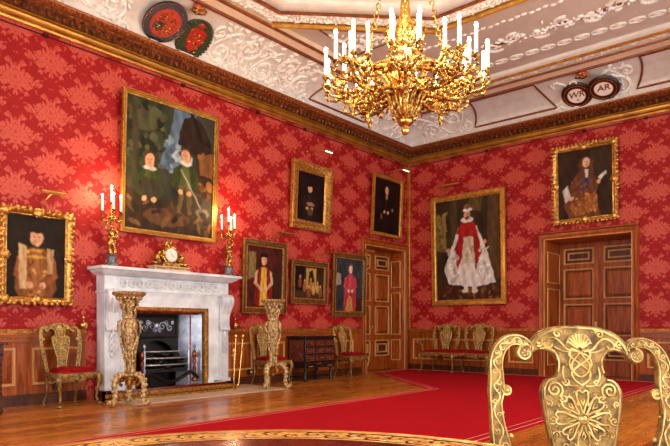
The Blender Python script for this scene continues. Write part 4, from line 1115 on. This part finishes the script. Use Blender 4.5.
def person(cx, hz, hr, body, hair, skin=SK, hat=None, ruff=None, legs=None, foot=.06, arm=None, wd=1.0, asp=1.0, skirt=None):
    """simple generic standing or half-length figure; hr = head half width, asp = width/height of canvas"""
    S = []; rz = hr*asp*1.35; sh = hz-rz*1.5
    b1, b2 = body
    bot = foot if not legs else hz-(hz-foot)*.55
    S.append(('p', [(cx-hr*2.6*wd, sh-rz*.8), (cx-hr*1.1, sh+rz*.3), (cx+hr*1.1, sh+rz*.3), (cx+hr*2.6*wd, sh-rz*.8), (cx+hr*3.1*wd, bot+.1), (cx+hr*2.4*wd, bot), (cx-hr*2.4*wd, bot), (cx-hr*3.1*wd, bot+.1)], b1))
    S.append(('p', [(cx-hr*.9, sh+rz*.1), (cx+hr*.9, sh+rz*.1), (cx+hr*1.3*wd, bot+.02), (cx-hr*1.3*wd, bot+.02)], b2))
    if skirt: S.append(('p', [(cx-hr*1.2, sh-rz*3.4), (cx+hr*1.2, sh-rz*3.4), (cx+hr*3.0*wd, bot), (cx-hr*3.0*wd, bot)], skirt))
    if legs:
        for s_ in (-1, 1):
            S.append(('p', [(cx+s_*hr*.15, bot+.03), (cx+s_*hr*1.5, bot+.03), (cx+s_*hr*1.7, foot+.02), (cx+s_*hr*.9, foot+.02)], legs)); S.append(('e', cx+s_*hr*1.5, foot+.015, hr*.9, rz*.28, tuple(int(q*.6) for q in legs)))
    if arm:
        for s_ in (-1, 1):
            S.append(('p', [(cx+s_*hr*2.0*wd, sh-rz*.4), (cx+s_*hr*2.8*wd, sh-rz*.8), (cx+s_*hr*3.3*wd, sh-rz*3), (cx+s_*hr*1.2, sh-rz*4.3), (cx+s_*hr*1.0, sh-rz*3.7), (cx+s_*hr*2.3*wd, sh-rz*2.8)], arm)); S.append(('e', cx+s_*hr*1.0, sh-rz*4.0, hr*.55, rz*.4, skin))
    S.append(('e', cx, hz+rz*.18, hr*1.25, rz*1.18, hair))
    if ruff: S.append(('e', cx, hz-rz*1.05, hr*1.35, rz*.38, ruff))
    S.append(('e', cx, hz, hr, rz, skin))
    S.append(('e', cx-hr*.38, hz+rz*.1, hr*.13, rz*.06, (96,62,44))); S.append(('e', cx+hr*.38, hz+rz*.1, hr*.13, rz*.06, (96,62,44))); S.append(('e', cx, hz-rz*.48, hr*.22, rz*.05, (160,88,70))); S.append(('e', cx, hz-rz*.12, hr*.08, rz*.16, tuple(int(q*.86) for q in skin)))
    if hat: S.append(('e', cx, hz+rz*.95, hr*1.5, rz*.45, hat))
    return S
GR = (52,60,26)
P1 = [('p', [(0,.3),(0,1),(.42,1),(.5,.8),(.42,.62),(.3,.5)], (48,56,34)), ('p', [(.36,.5),(.40,.66),(.48,.8),(.52,1),(.8,1),(.68,.86),(.6,.7),(.6,.5)], (84,104,122)), ('e', .2,.86,.18,.1,(74,74,48)), ('e', .3,.68,.14,.08,(34,38,24)), ('e', .62,.62,.12,.06,(160,170,176)),
      ('p', [(.56,.72),(.62,.93),(.72,.98),(.84,.95),(.97,.8),(1,.45),(.86,.42),(.78,.66),(.66,.7)], (44,30,22)), ('p', [(.7,1),(.74,1),(.86,.82),(.96,.78),(.95,.75),(.84,.78)], (30,22,16)), ('p', [(.8,.66),(1,.72),(1,.5),(.84,.52)], (110,70,36)),
      ('p', [(0,.0),(1,0),(1,.2),(.6,.28),(.3,.24),(0,.32)], (52,38,24)), ('e', .46,.12,.26,.07,(92,60,34)), ('e', .88,.2,.08,.04,(96,84,66))]
P1 = P1[:5]+dabs(60,.02,.40,.48,.98,((58,62,38),(36,42,26),(84,84,54),(30,36,24),(70,66,44)),.02,.05,1)+dabs(16,.42,.6,.4,.75,((90,112,124),(124,142,152),(66,84,92)),.015,.035,2)+P1[5:]
P1 += dabs(30,.02,.98,.02,.26,((70,50,32),(40,30,20),(88,64,40),(110,78,46)),.02,.07,3,.5)+dabs(14,.82,.99,.28,.68,((96,60,32),(130,84,44),(60,38,24)),.02,.05,4)
P1 += [('p', [(.04,.3),(.09,.32),(.14,.62),(.12,.98),(.06,.98),(.08,.6)], (66,56,38))]
P1 += person(.26,.54,.05,(GR,(70,78,36)),(70,40,22),ruff=(190,186,170),arm=GR,legs=(60,50,30),foot=.24,asp=.8)
P1 += person(.66,.64,.05,(GR,(80,86,40)),(84,48,24),ruff=(200,196,180),arm=GR,legs=(96,78,44),foot=.14,asp=.8)
P1 += [('p', [(.60,.52),(.62,.53),(.86,.24),(.85,.235)], (150,140,120))]
picture('hunting_portrait', 'L', -8.09, -6.25, 2.57, 4.79, .075, 'flat', ('gold_band','gilt'), P1, ((26,24,18),(66,66,52)), 'largest painting on the left wall, two figures in green with a horse, above the mantel', 2.4, 1)
P2 = person(.5,.74,.11,((120,72,30),(150,92,44)),(60,36,20),hat=(26,18,14),arm=(140,80,40),asp=.72,wd=1.05,foot=0)+dabs(40,.26,.74,.02,.6,((176,120,60),(110,60,26),(200,150,84),(140,84,40)),.012,.035,6)+[('p', [(.2,.66),(.33,.62),(.34,.1),(.22,.1)], (196,160,110)), ('p', [(.68,.62),(.8,.6),(.78,.3),(.7,.3)], (180,140,96)), ('e',.5,.5,.14,.02,(200,150,60)), ('e',.5,.58,.1,.016,(200,150,60))]
picture('robed_portrait', 'L', -9.83, -8.86, 1.40, 2.70, .095, 'carved', ('gilt',), P2, ((20,14,10),(40,28,16)), 'gilt-framed portrait in brown and gold robes, lowest left, above the leftmost chair', 2.0, 2)
P3 = person(.47,.68,.085,((30,20,18),(44,26,22)),(16,10,8),hat=(20,14,12),arm=(50,26,20),asp=.66,wd=.95,foot=0)+[('e',.5,.36,.14,.04,(150,110,80)),('e',.5,.2,.1,.08,(90,60,34))]
picture('thick_framed_portrait', 'L', -4.37, -3.17, 3.10, 4.48, .20, 'thick', ('gilt',), P3, ((18,8,8),(36,16,14)), 'small dark portrait in a broad gilt frame, high on the wall between mantel and corner', 3.0, 3)
P4 = person(.48,.80,.07,((22,14,12),(36,22,18)),(20,12,10),arm=(28,16,14),legs=(30,20,16),asp=.78,foot=.06)+[('e',.48,.68,.04,.05,(170,120,90)),('e',.3,.3,.03,.05,(140,96,60)),('e',.72,.46,.04,.03,(150,100,80))]
picture('dark_standing_portrait', 'L', -1.66, -.44, 3.28, 4.74, .09, 'flat', ('gold_line','gilt'), P4, ((14,6,6),(40,18,14)), 'dark full-length portrait high up above the corner door', 3.0, 4)
P5 = [('p', [(.05,.45),(.25,.5),(.25,.9),(.05,.9)], (120,100,56)), ('p', [(.7,.1),(.95,.1),(.95,.55),(.7,.6)], (50,30,20))]+person(.48,.78,.075,((120,24,20),(206,160,60)),(50,26,16),hat=(22,16,14),arm=(190,150,120),asp=.85,wd=1.1,foot=.02)
picture('youth_portrait', 'L', -5.64, -4.49, 1.34, 2.74, .12, 'flat', ('frame_brown','gilt'), P5, ((30,14,12),(84,30,20)), 'portrait of a youth in yellow and red behind the right candle stand, brown frame', 2.0, 5)
P6 = [('p', [(.4,.3),(.75,.3),(.75,.95),(.4,.95)], (178,140,66)), ('p', [(.0,0),(1,0),(1,.22),(0,.2)], (70,46,28)), ('p', [(0,.25),(.32,.25),(.34,1),(0,1)], (26,16,12)), ('p', [(.46,.3),(.5,.84),(.62,.9),(.68,.6),(.72,.3)], (44,26,18))]
for x, z, c in ((.2,.62,(120,60,36)),(.36,.5,(150,90,50)),(.56,.55,(170,110,50)),(.66,.42,(190,150,70)),(.8,.46,(180,140,80)),(.5,.32,(140,70,40)),(.9,.34,(120,80,50))):
    P6 += [('e', x, z-.14, .06, .15, c), ('e', x, z+.05, .025, .045, SK)]
picture('group_picture', 'L', -4.36, -3.24, 1.56, 2.46, .12, 'flat', ('frame_brown','gilt'), P6, ((34,20,12),(70,44,22)), 'landscape-format picture of a small crowd round a gold canopy, above the black cabinet', 2.0, 6)
P7 = [('p', [(.02,.48),(.2,.5),(.2,.7),(.04,.72)], (150,140,120)), ('p', [(.6,0),(1,0),(1,.25),(.6,.28)], (60,34,24))]+person(.55,.80,.065,((176,52,66),(190,72,80)),(150,80,40),skin=(224,190,160),arm=(190,70,80),asp=.85,wd=1.15,foot=0,skirt=(170,50,40))+[('p', [(.48,.3),(.6,.3),(.68,0),(.38,0)], (178,130,70))]+dabs(26,.40,.70,.04,.6,((200,84,90),(150,36,44),(196,110,90)),.01,.03,7)
picture('red_gown_portrait', 'L', -3.08, -1.90, 1.32, 2.73, .12, 'flat', ('frame_brown','gilt'), P7, ((34,34,36),(62,64,70)), 'portrait of a figure in a red gown on grey, next to the corner door', 2.0, 7)
P8 = [('p', [(0,.5),(.16,.5),(.16,.85),(0,.85)], (120,100,50)), ('p', [(.25,.25),(.36,.25),(.34,1),(.22,1)], (70,56,30)), ('p', [(.78,.2),(.98,.2),(.98,1),(.82,1)], (84,60,34)), ('p', [(0,0),(1,0),(1,.13),(0,.16)], (66,34,20)), ('p', [(.5,.9),(.55,1),(.75,1),(.7,.85)], (90,70,36)),
      ('p', [(.36,.72),(.64,.72),(.78,.5),(.92,.16),(.6,.12),(.2,.16),(.12,.3),(.24,.52)], (206,198,190)), ('p', [(.42,.74),(.62,.74),(.72,.46),(.62,.28),(.56,.5),(.46,.5),(.34,.3),(.28,.48)], (150,26,22)), ('p', [(.40,.76),(.60,.76),(.66,.66),(.5,.6),(.32,.66)], (160,34,26)),
      ('p', [(.44,.62),(.58,.62),(.62,.34),(.40,.34)], (190,176,150)), ('p', [(.42,.36),(.5,.36),(.49,.1),(.43,.1)], (214,206,196)), ('p', [(.54,.36),(.61,.36),(.62,.1),(.56,.1)], (214,206,196)), ('e',.45,.09,.05,.02,(200,190,170)), ('e',.6,.085,.05,.02,(200,190,170)), ('e',.19,.5,.03,.02,SK), ('e',.76,.56,.03,.02,SK),
      ('e',.5,.79,.095,.03,(220,214,206)), ('e',.5,.835,.055,.05,(120,70,40)), ('e',.5,.835,.045,.045,SK), ('e',.5,.805,.03,.018,(110,66,40)), ('e',.5,.885,.07,.02,(226,220,214)), ('e',.5,.915,.05,.025,(130,90,50)), ('e',.49,.84,.008,.005,(50,30,20)), ('e',.52,.84,.008,.005,(50,30,20))]
P8 = P8[:5]+dabs(40,.05,.95,.0,.14,((96,48,28),(50,26,16),(120,84,44)),.02,.05,8,.4)+dabs(20,.02,.18,.5,.9,((140,118,66),(90,72,38)),.01,.03,9)+P8[5:10]+dabs(36,.2,.34,.18,.5,((226,220,212),(176,166,158)),.006,.025,10,1.6)+dabs(36,.66,.82,.18,.5,((226,220,212),(176,166,158)),.006,.025,11,1.6)+dabs(14,.44,.58,.36,.6,((214,200,170),(150,130,100)),.008,.02,12)+P8[10:]
picture('robed_full_length_portrait', 'B', .76, 2.70, 1.61, 4.27, .13, 'flat', ('gold_line','gilt'), P8, ((38,26,16),(66,48,28)), 'tall full-length portrait in white and red robes on the end wall above the settee', 1.8, 8)
P9 = [('p', [(.6,.5),(.98,.5),(.98,.95),(.6,.95)], (58,40,26)), ('p', [(.2,.0),(.1,.2),(.22,.5),(.4,.68),(.62,.66),(.75,.45),(.66,.25),(.8,0)], (104,60,34)), ('p', [(.08,.42),(.18,.5),(.24,.3),(.14,.24)], (190,184,176)), ('e',.25,.3,.05,.03,SK), ('p', [(.4,.5),(.56,.6),(.58,.48),(.44,.36)], (44,56,110)),
      ('p', [(.2,.2),(.7,.36),(.74,.1),(.3,.02)], (140,84,40)), ('e',.52,.78,.14,.1,(96,58,32)), ('e',.46,.66,.06,.1,(92,54,30)), ('e',.6,.66,.06,.1,(92,54,30)), ('e',.53,.80,.065,.07,(220,170,136)), ('e',.505,.81,.01,.006,(60,36,26)), ('e',.555,.81,.01,.006,(60,36,26)), ('e',.53,.765,.02,.007,(160,80,66)), ('p', [(.5,.7),(.57,.7),(.56,.58),(.52,.58)], (206,196,184)),
      ('p', [(.74,.56),(.88,.64),(.9,.6),(.78,.52)], (214,206,190)), ('e',.75,.5,.035,.03,SK)]
P9 = P9[:8]+dabs(34,.3,.72,.04,.34,((170,104,52),(110,62,32),(196,130,70)),.015,.045,13,.6)+dabs(24,.25,.6,.36,.6,((120,72,40),(84,48,28)),.015,.04,14)+P9[8:]
picture('seated_portrait', 'B', 3.78, 5.09, 3.27, 4.90, .11, 'carved', ('gilt',), P9, ((30,18,12),(62,40,26)), 'portrait with long brown curls and blue sash, carved gilt frame above the end-wall door', 2.5, 9)

# picture lights
def plight(side, s_, z, length, out, drop, sarm, label, lit=False):
    e = empty('picture_light', (0, s_, z) if side == 'L' else (s_, 0, z), 90 if side == 'L' else 0)
    tag(e, label, 'picture light', 'brass picture lights')
    a, b = sorted((0, sarm))
    m = MB().tube([(sarm, 0, -drop), (sarm*.5, -out*.7, -drop*.3), (0, -out, 0)], .009, 6); m.ball((sarm,-.006,-drop), .02, 8, 5, (1,.5,1)); m.build('arm', 'brass', e)
    MB().tube([(-length/2, -out, 0), (length/2, -out, 0)], .028, 10).build('shade', 'brass', e)
    MB().box(-length/2+.02, length/2-.02, -out-.012, -out+.012, -.034, -.024).build('lamp_tube', 'picture_lamp', e) if lit else None
    return e
for a in (('L',-9.18,2.95,.34,.22,.22,-.10,'brass picture light above the robed portrait at far left'),
          ('L',-3.45,4.80,.26,.30,.04,-.35,'brass picture light over the broad gilt frame',True),
          ('L',-.55,4.98,.26,.30,.10,-.4,'brass picture light over the dark portrait near the corner',True),
          ('L',-4.65,2.92,.40,.2,.12,-.2,'brass picture light above the youth in yellow and red'),
          ('L',-3.35,2.66,.34,.26,.18,-.45,'brass picture light on a curved arm above the small crowd picture'),
          ('L',-1.95,2.84,.3,.24,.10,-.3,'brass picture light above the red gown portrait by the door'),
          ('B',1.3,4.50,.6,.24,.12,-.25,'long brass picture light above the tall robed portrait')): plight(*a)

# heraldic roundels on the cove
def roundel(side, s_, t_, r, lab, kind, lift=.05):
    p, u, v, w = cove_basis(side, s_, t_)
    if side == 'L': u = vmul(u, -1)
    e = empty('painted_roundel'); 
    import mathutils
    n = w
    # local x = right, z = up, -y = outward
    ml = mathutils.Matrix((( u[0], -n[0], v[0]), (u[1], -n[1], v[1]), (u[2], -n[2], v[2])))
    e.matrix_world = mathutils.Matrix.Translation(vadd(p, vmul(n, lift))) @ ml.to_4x4()
    tag(e, lab, 'roundel', 'painted roundels on the cove')
    return e
def text_mesh(body, size, ext, parent, mat, x, y, z, font_shear=.25):
    cu = bpy.data.curves.new('txt', 'FONT'); cu.body = body; cu.size = size; cu.extrude = ext; cu.align_x = 'CENTER'; cu.align_y = 'CENTER'; cu.shear = font_shear; cu.offset = size*.012
    to = bpy.data.objects.new('txt', cu); col.objects.link(to)
    dg = bpy.context.evaluated_depsgraph_get(); dg.update()
    me = bpy.data.meshes.new_from_object(to.evaluated_get(dg)); bpy.data.objects.remove(to)
    o = bpy.data.objects.new('lettering', me); col.objects.link(o); me.materials.clear(); me.materials.append(M[mat])
    for q in me.vertices: q.co = (q.co.x+x, y-q.co.z, q.co.y+z)
    o.parent = parent; return o
e = roundel('L', 7.63, .52, .33, 'round coat of arms with dark blue surround on the left cove', 'arms', .10)
MB().lathe([(0,-.02),(.33,-.02),(.345,.0),(.338,.018),(.33,.02)], 36, axis='y', sy=1.1).build('rim', 'dark_disc', e)
m = MB().lathe([(0,.01),(.33,.01),(.33,.025),(.25,.025),(.245,.03),(0,.03)], 36, axis='y', sy=1.1); m.build('blue_band', 'blue_enamel', e)
m = MB()
for rr_ in (.242, .332): m.tube([(rr_*cos(i*pi/20),-.03,rr_*1.1*sin(i*pi/20)) for i in range(40)], .005, 5, closed=True)
for i in range(20): a = i*2*pi/20; m.tube([(.275*cos(a),-.027,.303*sin(a)),(.30*cos(a+.05),-.027,.33*sin(a+.05))], .0035, 4)
tag(m.build('gold_edging', 'ormolu', e), 'gold rings and marks on the band')
m = MB().lathe([(0,.03),(.235,.03),(.235,.034),(0,.036)], 36, axis='y', sy=1.1); tag(m.build('shield', 'red_enamel', e), 'red shield field')
m = MB().box(-.004,.004,-.042,-.034,-.24,.24); m.box(-.22,.22,-.042,-.034,-.004,.004)
for qx, qz in ((-1,1),(1,1),(1,-1),(-1,-1)):
    for k in range(3):
        if qx*qz < 0 or qx < 0: m.tube([(qx*.04,-.04,qz*(.04+k*.05)),(qx*.08,-.045,qz*(.055+k*.05)),(qx*.13,-.04,qz*(.04+k*.05)),(qx*.16,-.04,qz*(.06+k*.04))], [.008,.014,.01,.004], 5)
        else: m.tube([(qx*.05,-.04,qz*.05),(qx*.10,-.045,qz*.13),(qx*.15,-.04,qz*.05)], .01, 5)
m.tube([(-.1,-.05,-.10),(-.06,-.05,-.02),(-.02,-.05,-.12)], .012, 5)
tag(m.build('charges', 'ormolu', e), 'gold heraldic beasts')
m = MB().box(-.17,-.01,-.039,-.034,-.14,-.01); tag(m.build('blue_quarter', 'blue_enamel', e), 'blue quarter of the shield')
e = roundel('L', 7.02, .42, .3, 'oval painted arms with green wreath border on the left cove', 'arms')
MB().lathe([(0,-.02),(.28,-.02),(.30,.0),(.28,.03),(0,.03)], 32, axis='y', sy=1.3).build('rim', 'green_leaf', e)
m = MB()
for i in range(34): a = i*2*pi/34; m.ball((.27*cos(a),-.035,.35*sin(a)), .035, 6, 4, (1,.6,.7))
tag(m.build('wreath', 'green_leaf', e, ang=80), 'dark green wreath')
m = MB()
m.prism([(-.14,.18),(-.14,-.02),(-.09,-.14),(0,-.22),(.09,-.14),(.14,-.02),(.14,.18),(0,.22)], -.045, -.03); m.ball((0,-.03,.27), .05, 8, 5, (1.2,.3,.8))
tag(m.build('charges', 'red_enamel', e), 'red painted arms')
m = MB()
for i in range(18): a = R.uniform(0,6.28); q = R.uniform(.02,.2); m.tube([(q*cos(a),-.05,q*1.2*sin(a)),(q*cos(a)+.03,-.055,q*1.2*sin(a)+.03),(q*cos(a)+.06,-.05,q*1.2*sin(a))], .007, 4)
tag(m.build('gold_details', 'ormolu', e), 'fine gold details')
for s_, t_, txt, sub, lab in ((4.42,.44,'WR','IV','left of the two white monogram roundels on the end-wall cove, dark wreath ring'), (4.97,.52,'AR','','right of the two white monogram roundels on the end-wall cove, dark wreath ring')):
    e = roundel('R', s_, t_, .3, lab, 'mono', .13 if txt == 'AR' else .055)
    MB().lathe([(0,-.02),(.29,-.02),(.305,.0),(.29,.03),(.24,.045),(.18,.03),(.17,.03),(0,.03)], 36, axis='y').build('rim', 'dark_disc', e, ang=60)
    m = MB()
    for i in range(30): a = i*2*pi/30; m.ball((.238*cos(a),-.045,.238*sin(a)), .013, 6, 4, (1.3,.5,.7))
    m.tube([(.238*cos(i*pi/16),-.042,.238*sin(i*pi/16)) for i in range(32)], .008, 5, closed=True)
    tag(m.build('wreath', 'gilt_dark', e, ang=80), 'gold-brown wreath on the ring')
    tag(MB().lathe([(0,.03),(.172,.03),(.172,.036),(0,.038)], 32, axis='y').build('white_disc', 'dial', e), 'white central disc')
    tag(MB().tube([(.178*cos(i*pi/18),-.035,.178*sin(i*pi/18)) for i in range(36)], .008, 5, closed=True).build('inner_ring', 'red_enamel', e), 'thin red ring')
    tag(text_mesh(txt, .19, .004, e, 'gilt_dark', 0, -.042, .03), 'gold monogram letters')
    if sub: tag(text_mesh(sub, .07, .003, e, 'gilt_dark', 0, -.042, -.10), 'small gold numeral')
for side, s_, t_, lab in (('L',7.33,.93,'small red and gold crown above the two painted arms on the left cove'), ('R',4.70,.93,'small red and gold crown above the two monogram roundels on the end-wall cove')):
    e = roundel(side, s_, t_, .1, lab, 'crown'); e.name = 'carved_crown'; tag(e, cat='crown', group='carved crowns on the cove')
    e['group'] = 'carved crowns on the cove'
    MB().ball((0,0,.02), .1, 10, 6, (1.1,.5,.7)).build('cap', 'red_enamel', e)
    m = MB().tube([(-.12,-.03,-.05),(0,-.06,-.06),(.12,-.03,-.05)], .018, 6)
    for x in (-.12,-.04,.04,.12): m.ball((x,-.045,0), .025, 6, 4)
    m.tube([(-.12,-.03,-.03),(-.1,-.05,.07),(0,-.05,.09),(.1,-.05,.07),(.12,-.03,-.03)], .012, 5); m.ball((0,-.04,.11), .025, 6, 4)
    m.build('circlet', 'ormolu', e, ang=60)

# ------------------------------------------------------------------ chandelier
CX, CY = 4.925, -7.46
ch = empty('chandelier', (CX,CY,3.18)); tag(ch, 'large gilt chandelier with many lit candles hanging from the ceiling', 'chandelier')
zo = 3.18
def Z(z): return z-zo
m = MB().lathe([(0,Z(3.18)),(.03,Z(3.20)),(.045,Z(3.24)),(.03,Z(3.28)),(.07,Z(3.30)),(.09,Z(3.34)),(.07,Z(3.37)),(.11,Z(3.40)),(.14,Z(3.50)),(.17,Z(3.60)),(.20,Z(3.63)),(.13,Z(3.66)),(.08,Z(3.70)),(.10,Z(3.76)),(.12,Z(3.84)),(.09,Z(3.92)),(.05,Z(3.98)),(.06,Z(4.1)),(.10,Z(4.2)),(.11,Z(4.35)),(.06,Z(4.5)),(.04,Z(4.7)),(.07,Z(4.8)),(.05,Z(4.95)),(.03,Z(5.2)),(.02,Z(6.1)),(.18,Z(6.16)),(.2,Z(6.2)),(0,Z(6.2))], 32, lobes=16, lamp=.05)
m.build('stem', 'brass', ch, ang=60)
m = MB()
for k in range(12):
    a = k*pi/6
    m.tube([(cos(a)*r, sin(a)*r, Z(z)) for r, z in ((.08,3.38),(.14,3.46),(.18,3.58),(.235,3.66),(.25,3.63))], [.02,.024,.024,.018,.008], 6)
for k in range(24):
    a = k*pi/12; m.ball((cos(a)*.2, sin(a)*.2, Z(3.64)), .028, 6, 4)
for k in range(8):
    a = k*pi/4+.2
    m.tube([(cos(a+w)*r, sin(a+w)*r, Z(z)) for r, z, w in ((.08,3.75,0),(.2,3.80,.1),(.26,3.92,.2),(.2,4.02,.1),(.12,3.98,0))], [.03,.026,.026,.022,.01], 6)
    m.tube([(cos(a+w)*r, sin(a+w)*r, Z(z)) for r, z, w in ((.08,4.15,0),(.18,4.2,.1),(.22,4.34,.2),(.13,4.42,.1))], [.024,.022,.022,.01], 6)
    m.ball((cos(a)*.14, sin(a)*.14, Z(4.28)), .05, 7, 5, (.7,.7,1.6))
m.build('leafage', 'ormolu', ch, ang=80)
# pierced ring
m = MB()
for k in range(48):
    a = k*2*pi/48; r = .46
    m.ball((cos(a)*r, sin(a)*r, Z(3.78+.03*sin(k*1.3))), .045, 6, 4, (1,1,.8))
m.tube([(.46*cos(k*pi/24), .46*sin(k*pi/24), Z(3.74)) for k in range(48)], .03, 6, closed=True); m.tube([(.46*cos(k*pi/24), .46*sin(k*pi/24), Z(3.83)) for k in range(48)], .018, 6, closed=True)
m.build('ring', 'ormolu', ch, ang=80)
rg = random.Random(11)
for k in range(8):
    a0 = radians(-56+45*k)
    ua = (cos(a0), sin(a0)); vb = (-sin(a0), cos(a0))
    def W3(r, s_, z): return (ua[0]*r+vb[0]*s_, ua[1]*r+vb[1]*s_, Z(z))
    m = MB()
    for P in ([(.14,0,3.66),(.30,0,3.60),(.50,0,3.56),(.66,0,3.58),(.74,0,3.64),(.74,0,3.72)], [(.46,0,3.76),(.56,0,3.88),(.68,0,3.80),(.74,0,3.66)], [(.58,0,3.58),(.60,.03,3.52),(.58,0,3.46),(.55,0,3.48)], [(.2,0,3.72),(.32,.03,3.62),(.44,0,3.72)]):
        c = catmull(P, 5); m.tube([W3(*p) for p in c], [.026-.012*i/len(c) for i in range(len(c))], 6)
    for j in range(64):                          # leaf clusters of the branch
        t_ = rg.random(); r = rg.uniform(.34,.84); s_ = rg.gauss(0,.09); z = 3.56+.22*abs(r-.3)/.5+rg.gauss(0,.05)
        th = rg.uniform(0,6.28); el = rg.uniform(-1,1); u = nrm((cos(th), sin(th), el)); v = nrm(cross(u, (0,0,1))); w = cross(u, v)
        m.ball(W3(r, s_, z), rg.uniform(.02,.042), 6, 4, (1.5,.35,.7), (u, v, w))
    m.ball(W3(.58,0,3.44), .024, 7, 5, (1,1,1.6)); m.ball(W3(.58,0,3.49), .034, 7, 5)
    arm = m.build('arm', 'ormolu', ch, ang=80)
    for r, s_, zc in ((.87,-.13,3.80),(.86,.14,3.80),(.68,-.12,3.84),(.66,.13,3.84)):
        b = MB(); q = catmull([(.66,0,3.62),(r*.6+.28,s_*.6,3.62),(r+.02,s_*1.1,3.68),(r,s_,3.76)], 5); b.tube([W3(*p) for p in q], .012, 6)
        for j in (4, 8, 12): b.ball(W3(*q[j]), .024, 6, 4, (1,1,.8))
        b.lathe([(0,-.05),(.02,-.05),(.012,-.035),(.032,-.01),(.04,.0),(.02,.006),(.02,.03),(0,.03)], 10, W3(r, s_, zc))
        bo = b.build('branch', 'ormolu', arm, ang=60)
        cd = MB().lathe([(.018,0),(.0175,.255),(.009,.264),(0,.265)], 8, W3(r, s_, zc+.02)).build('candle', 'wax', ch)
        MB().ball(W3(r, s_, zc+.30), .018, 8, 6, (1,1,1.9)).build('bulb', 'bulb', cd)
    if k % 2 == 0:                               # chain from the ring to the crown
        c = [(cos(a0)*(.46+(.10-.46)*i/30), sin(a0)*(.46+(.10-.46)*i/30), Z(3.85+(5.5-3.85)*i/30)) for i in range(31)]
        m = MB()
        for i, p in enumerate(c):
            rr = (vb[0], vb[1], 0) if i % 2 else (ua[0], ua[1], 0)
            m.tube([vadd(p, vadd(vmul(rr, .024*cos(q*pi/4)), (0,0,.036*sin(q*pi/4)))) for q in range(8)], .008, 5, closed=True)
        m.build('chain', 'ormolu', ch, ang=80)
        pl = bpy.data.lights.new('candle_glow', 'POINT'); pl.energy = LP; pl.color = (1,.74,.44); pl.shadow_soft_size = .1
        for a1, zz in ((a0, 4.12),):
            lo = bpy.data.objects.new('candle_glow', pl); col.objects.link(lo); lo.location = (CX+cos(a1)*.62, CY+sin(a1)*.62, zz)
    

# ------------------------------------------------------------------ light, world, camera
for (x, y, z) in ((.42,-8.33,3.16),(.42,-6.12,3.16)):
    pl = bpy.data.lights.new('candle_glow', 'POINT'); pl.energy = 16; pl.color = (1,.66,.34); pl.shadow_soft_size = .08
    lo = bpy.data.objects.new('candle_glow', pl); col.objects.link(lo); lo.location = (x, y, z)
def day(px, py, rz, w, h, e, c=(1,.97,.94)):
    al = bpy.data.lights.new('daylight', 'AREA'); al.shape = 'RECTANGLE'; al.size = w; al.size_y = h; al.energy = e; al.color = c
    o = bpy.data.objects.new('daylight', al); col.objects.link(o); o.location = (px, py, 2.7); o.rotation_euler = (radians(90), 0, radians(rz)); return o
for a, b in WIN: day(RW+.6, -(a+b)/2, 90, b-a, 4.4, DL)
for a, b in WF: day(RW-(a+b)/2, -RL-.6, 0, b-a, 4.4, DF)
w = bpy.data.worlds.new('sky'); scene.world = w; w.use_nodes = True
w.node_tree.nodes['Background'].inputs[0].default_value = (.75,.86,1,1); w.node_tree.nodes['Background'].inputs[1].default_value = 1.0
cam = bpy.data.cameras.new('camera'); co = bpy.data.objects.new('camera', cam); col.objects.link(co)
co.location = (8.64,-12.97,1.07); co.rotation_euler = (radians(90), 0, radians(40.65))
cam.sensor_width = 36; cam.lens = 36*600/670; cam.shift_y = (327.5-223)/670; cam.clip_start = .05
scene.camera = co
vs_ = scene.view_settings; vs_.view_transform = 'Standard'; vs_.look = 'None'; vs_.gamma = 1; vs_.use_curve_mapping = False; vs_.exposure = EXPO
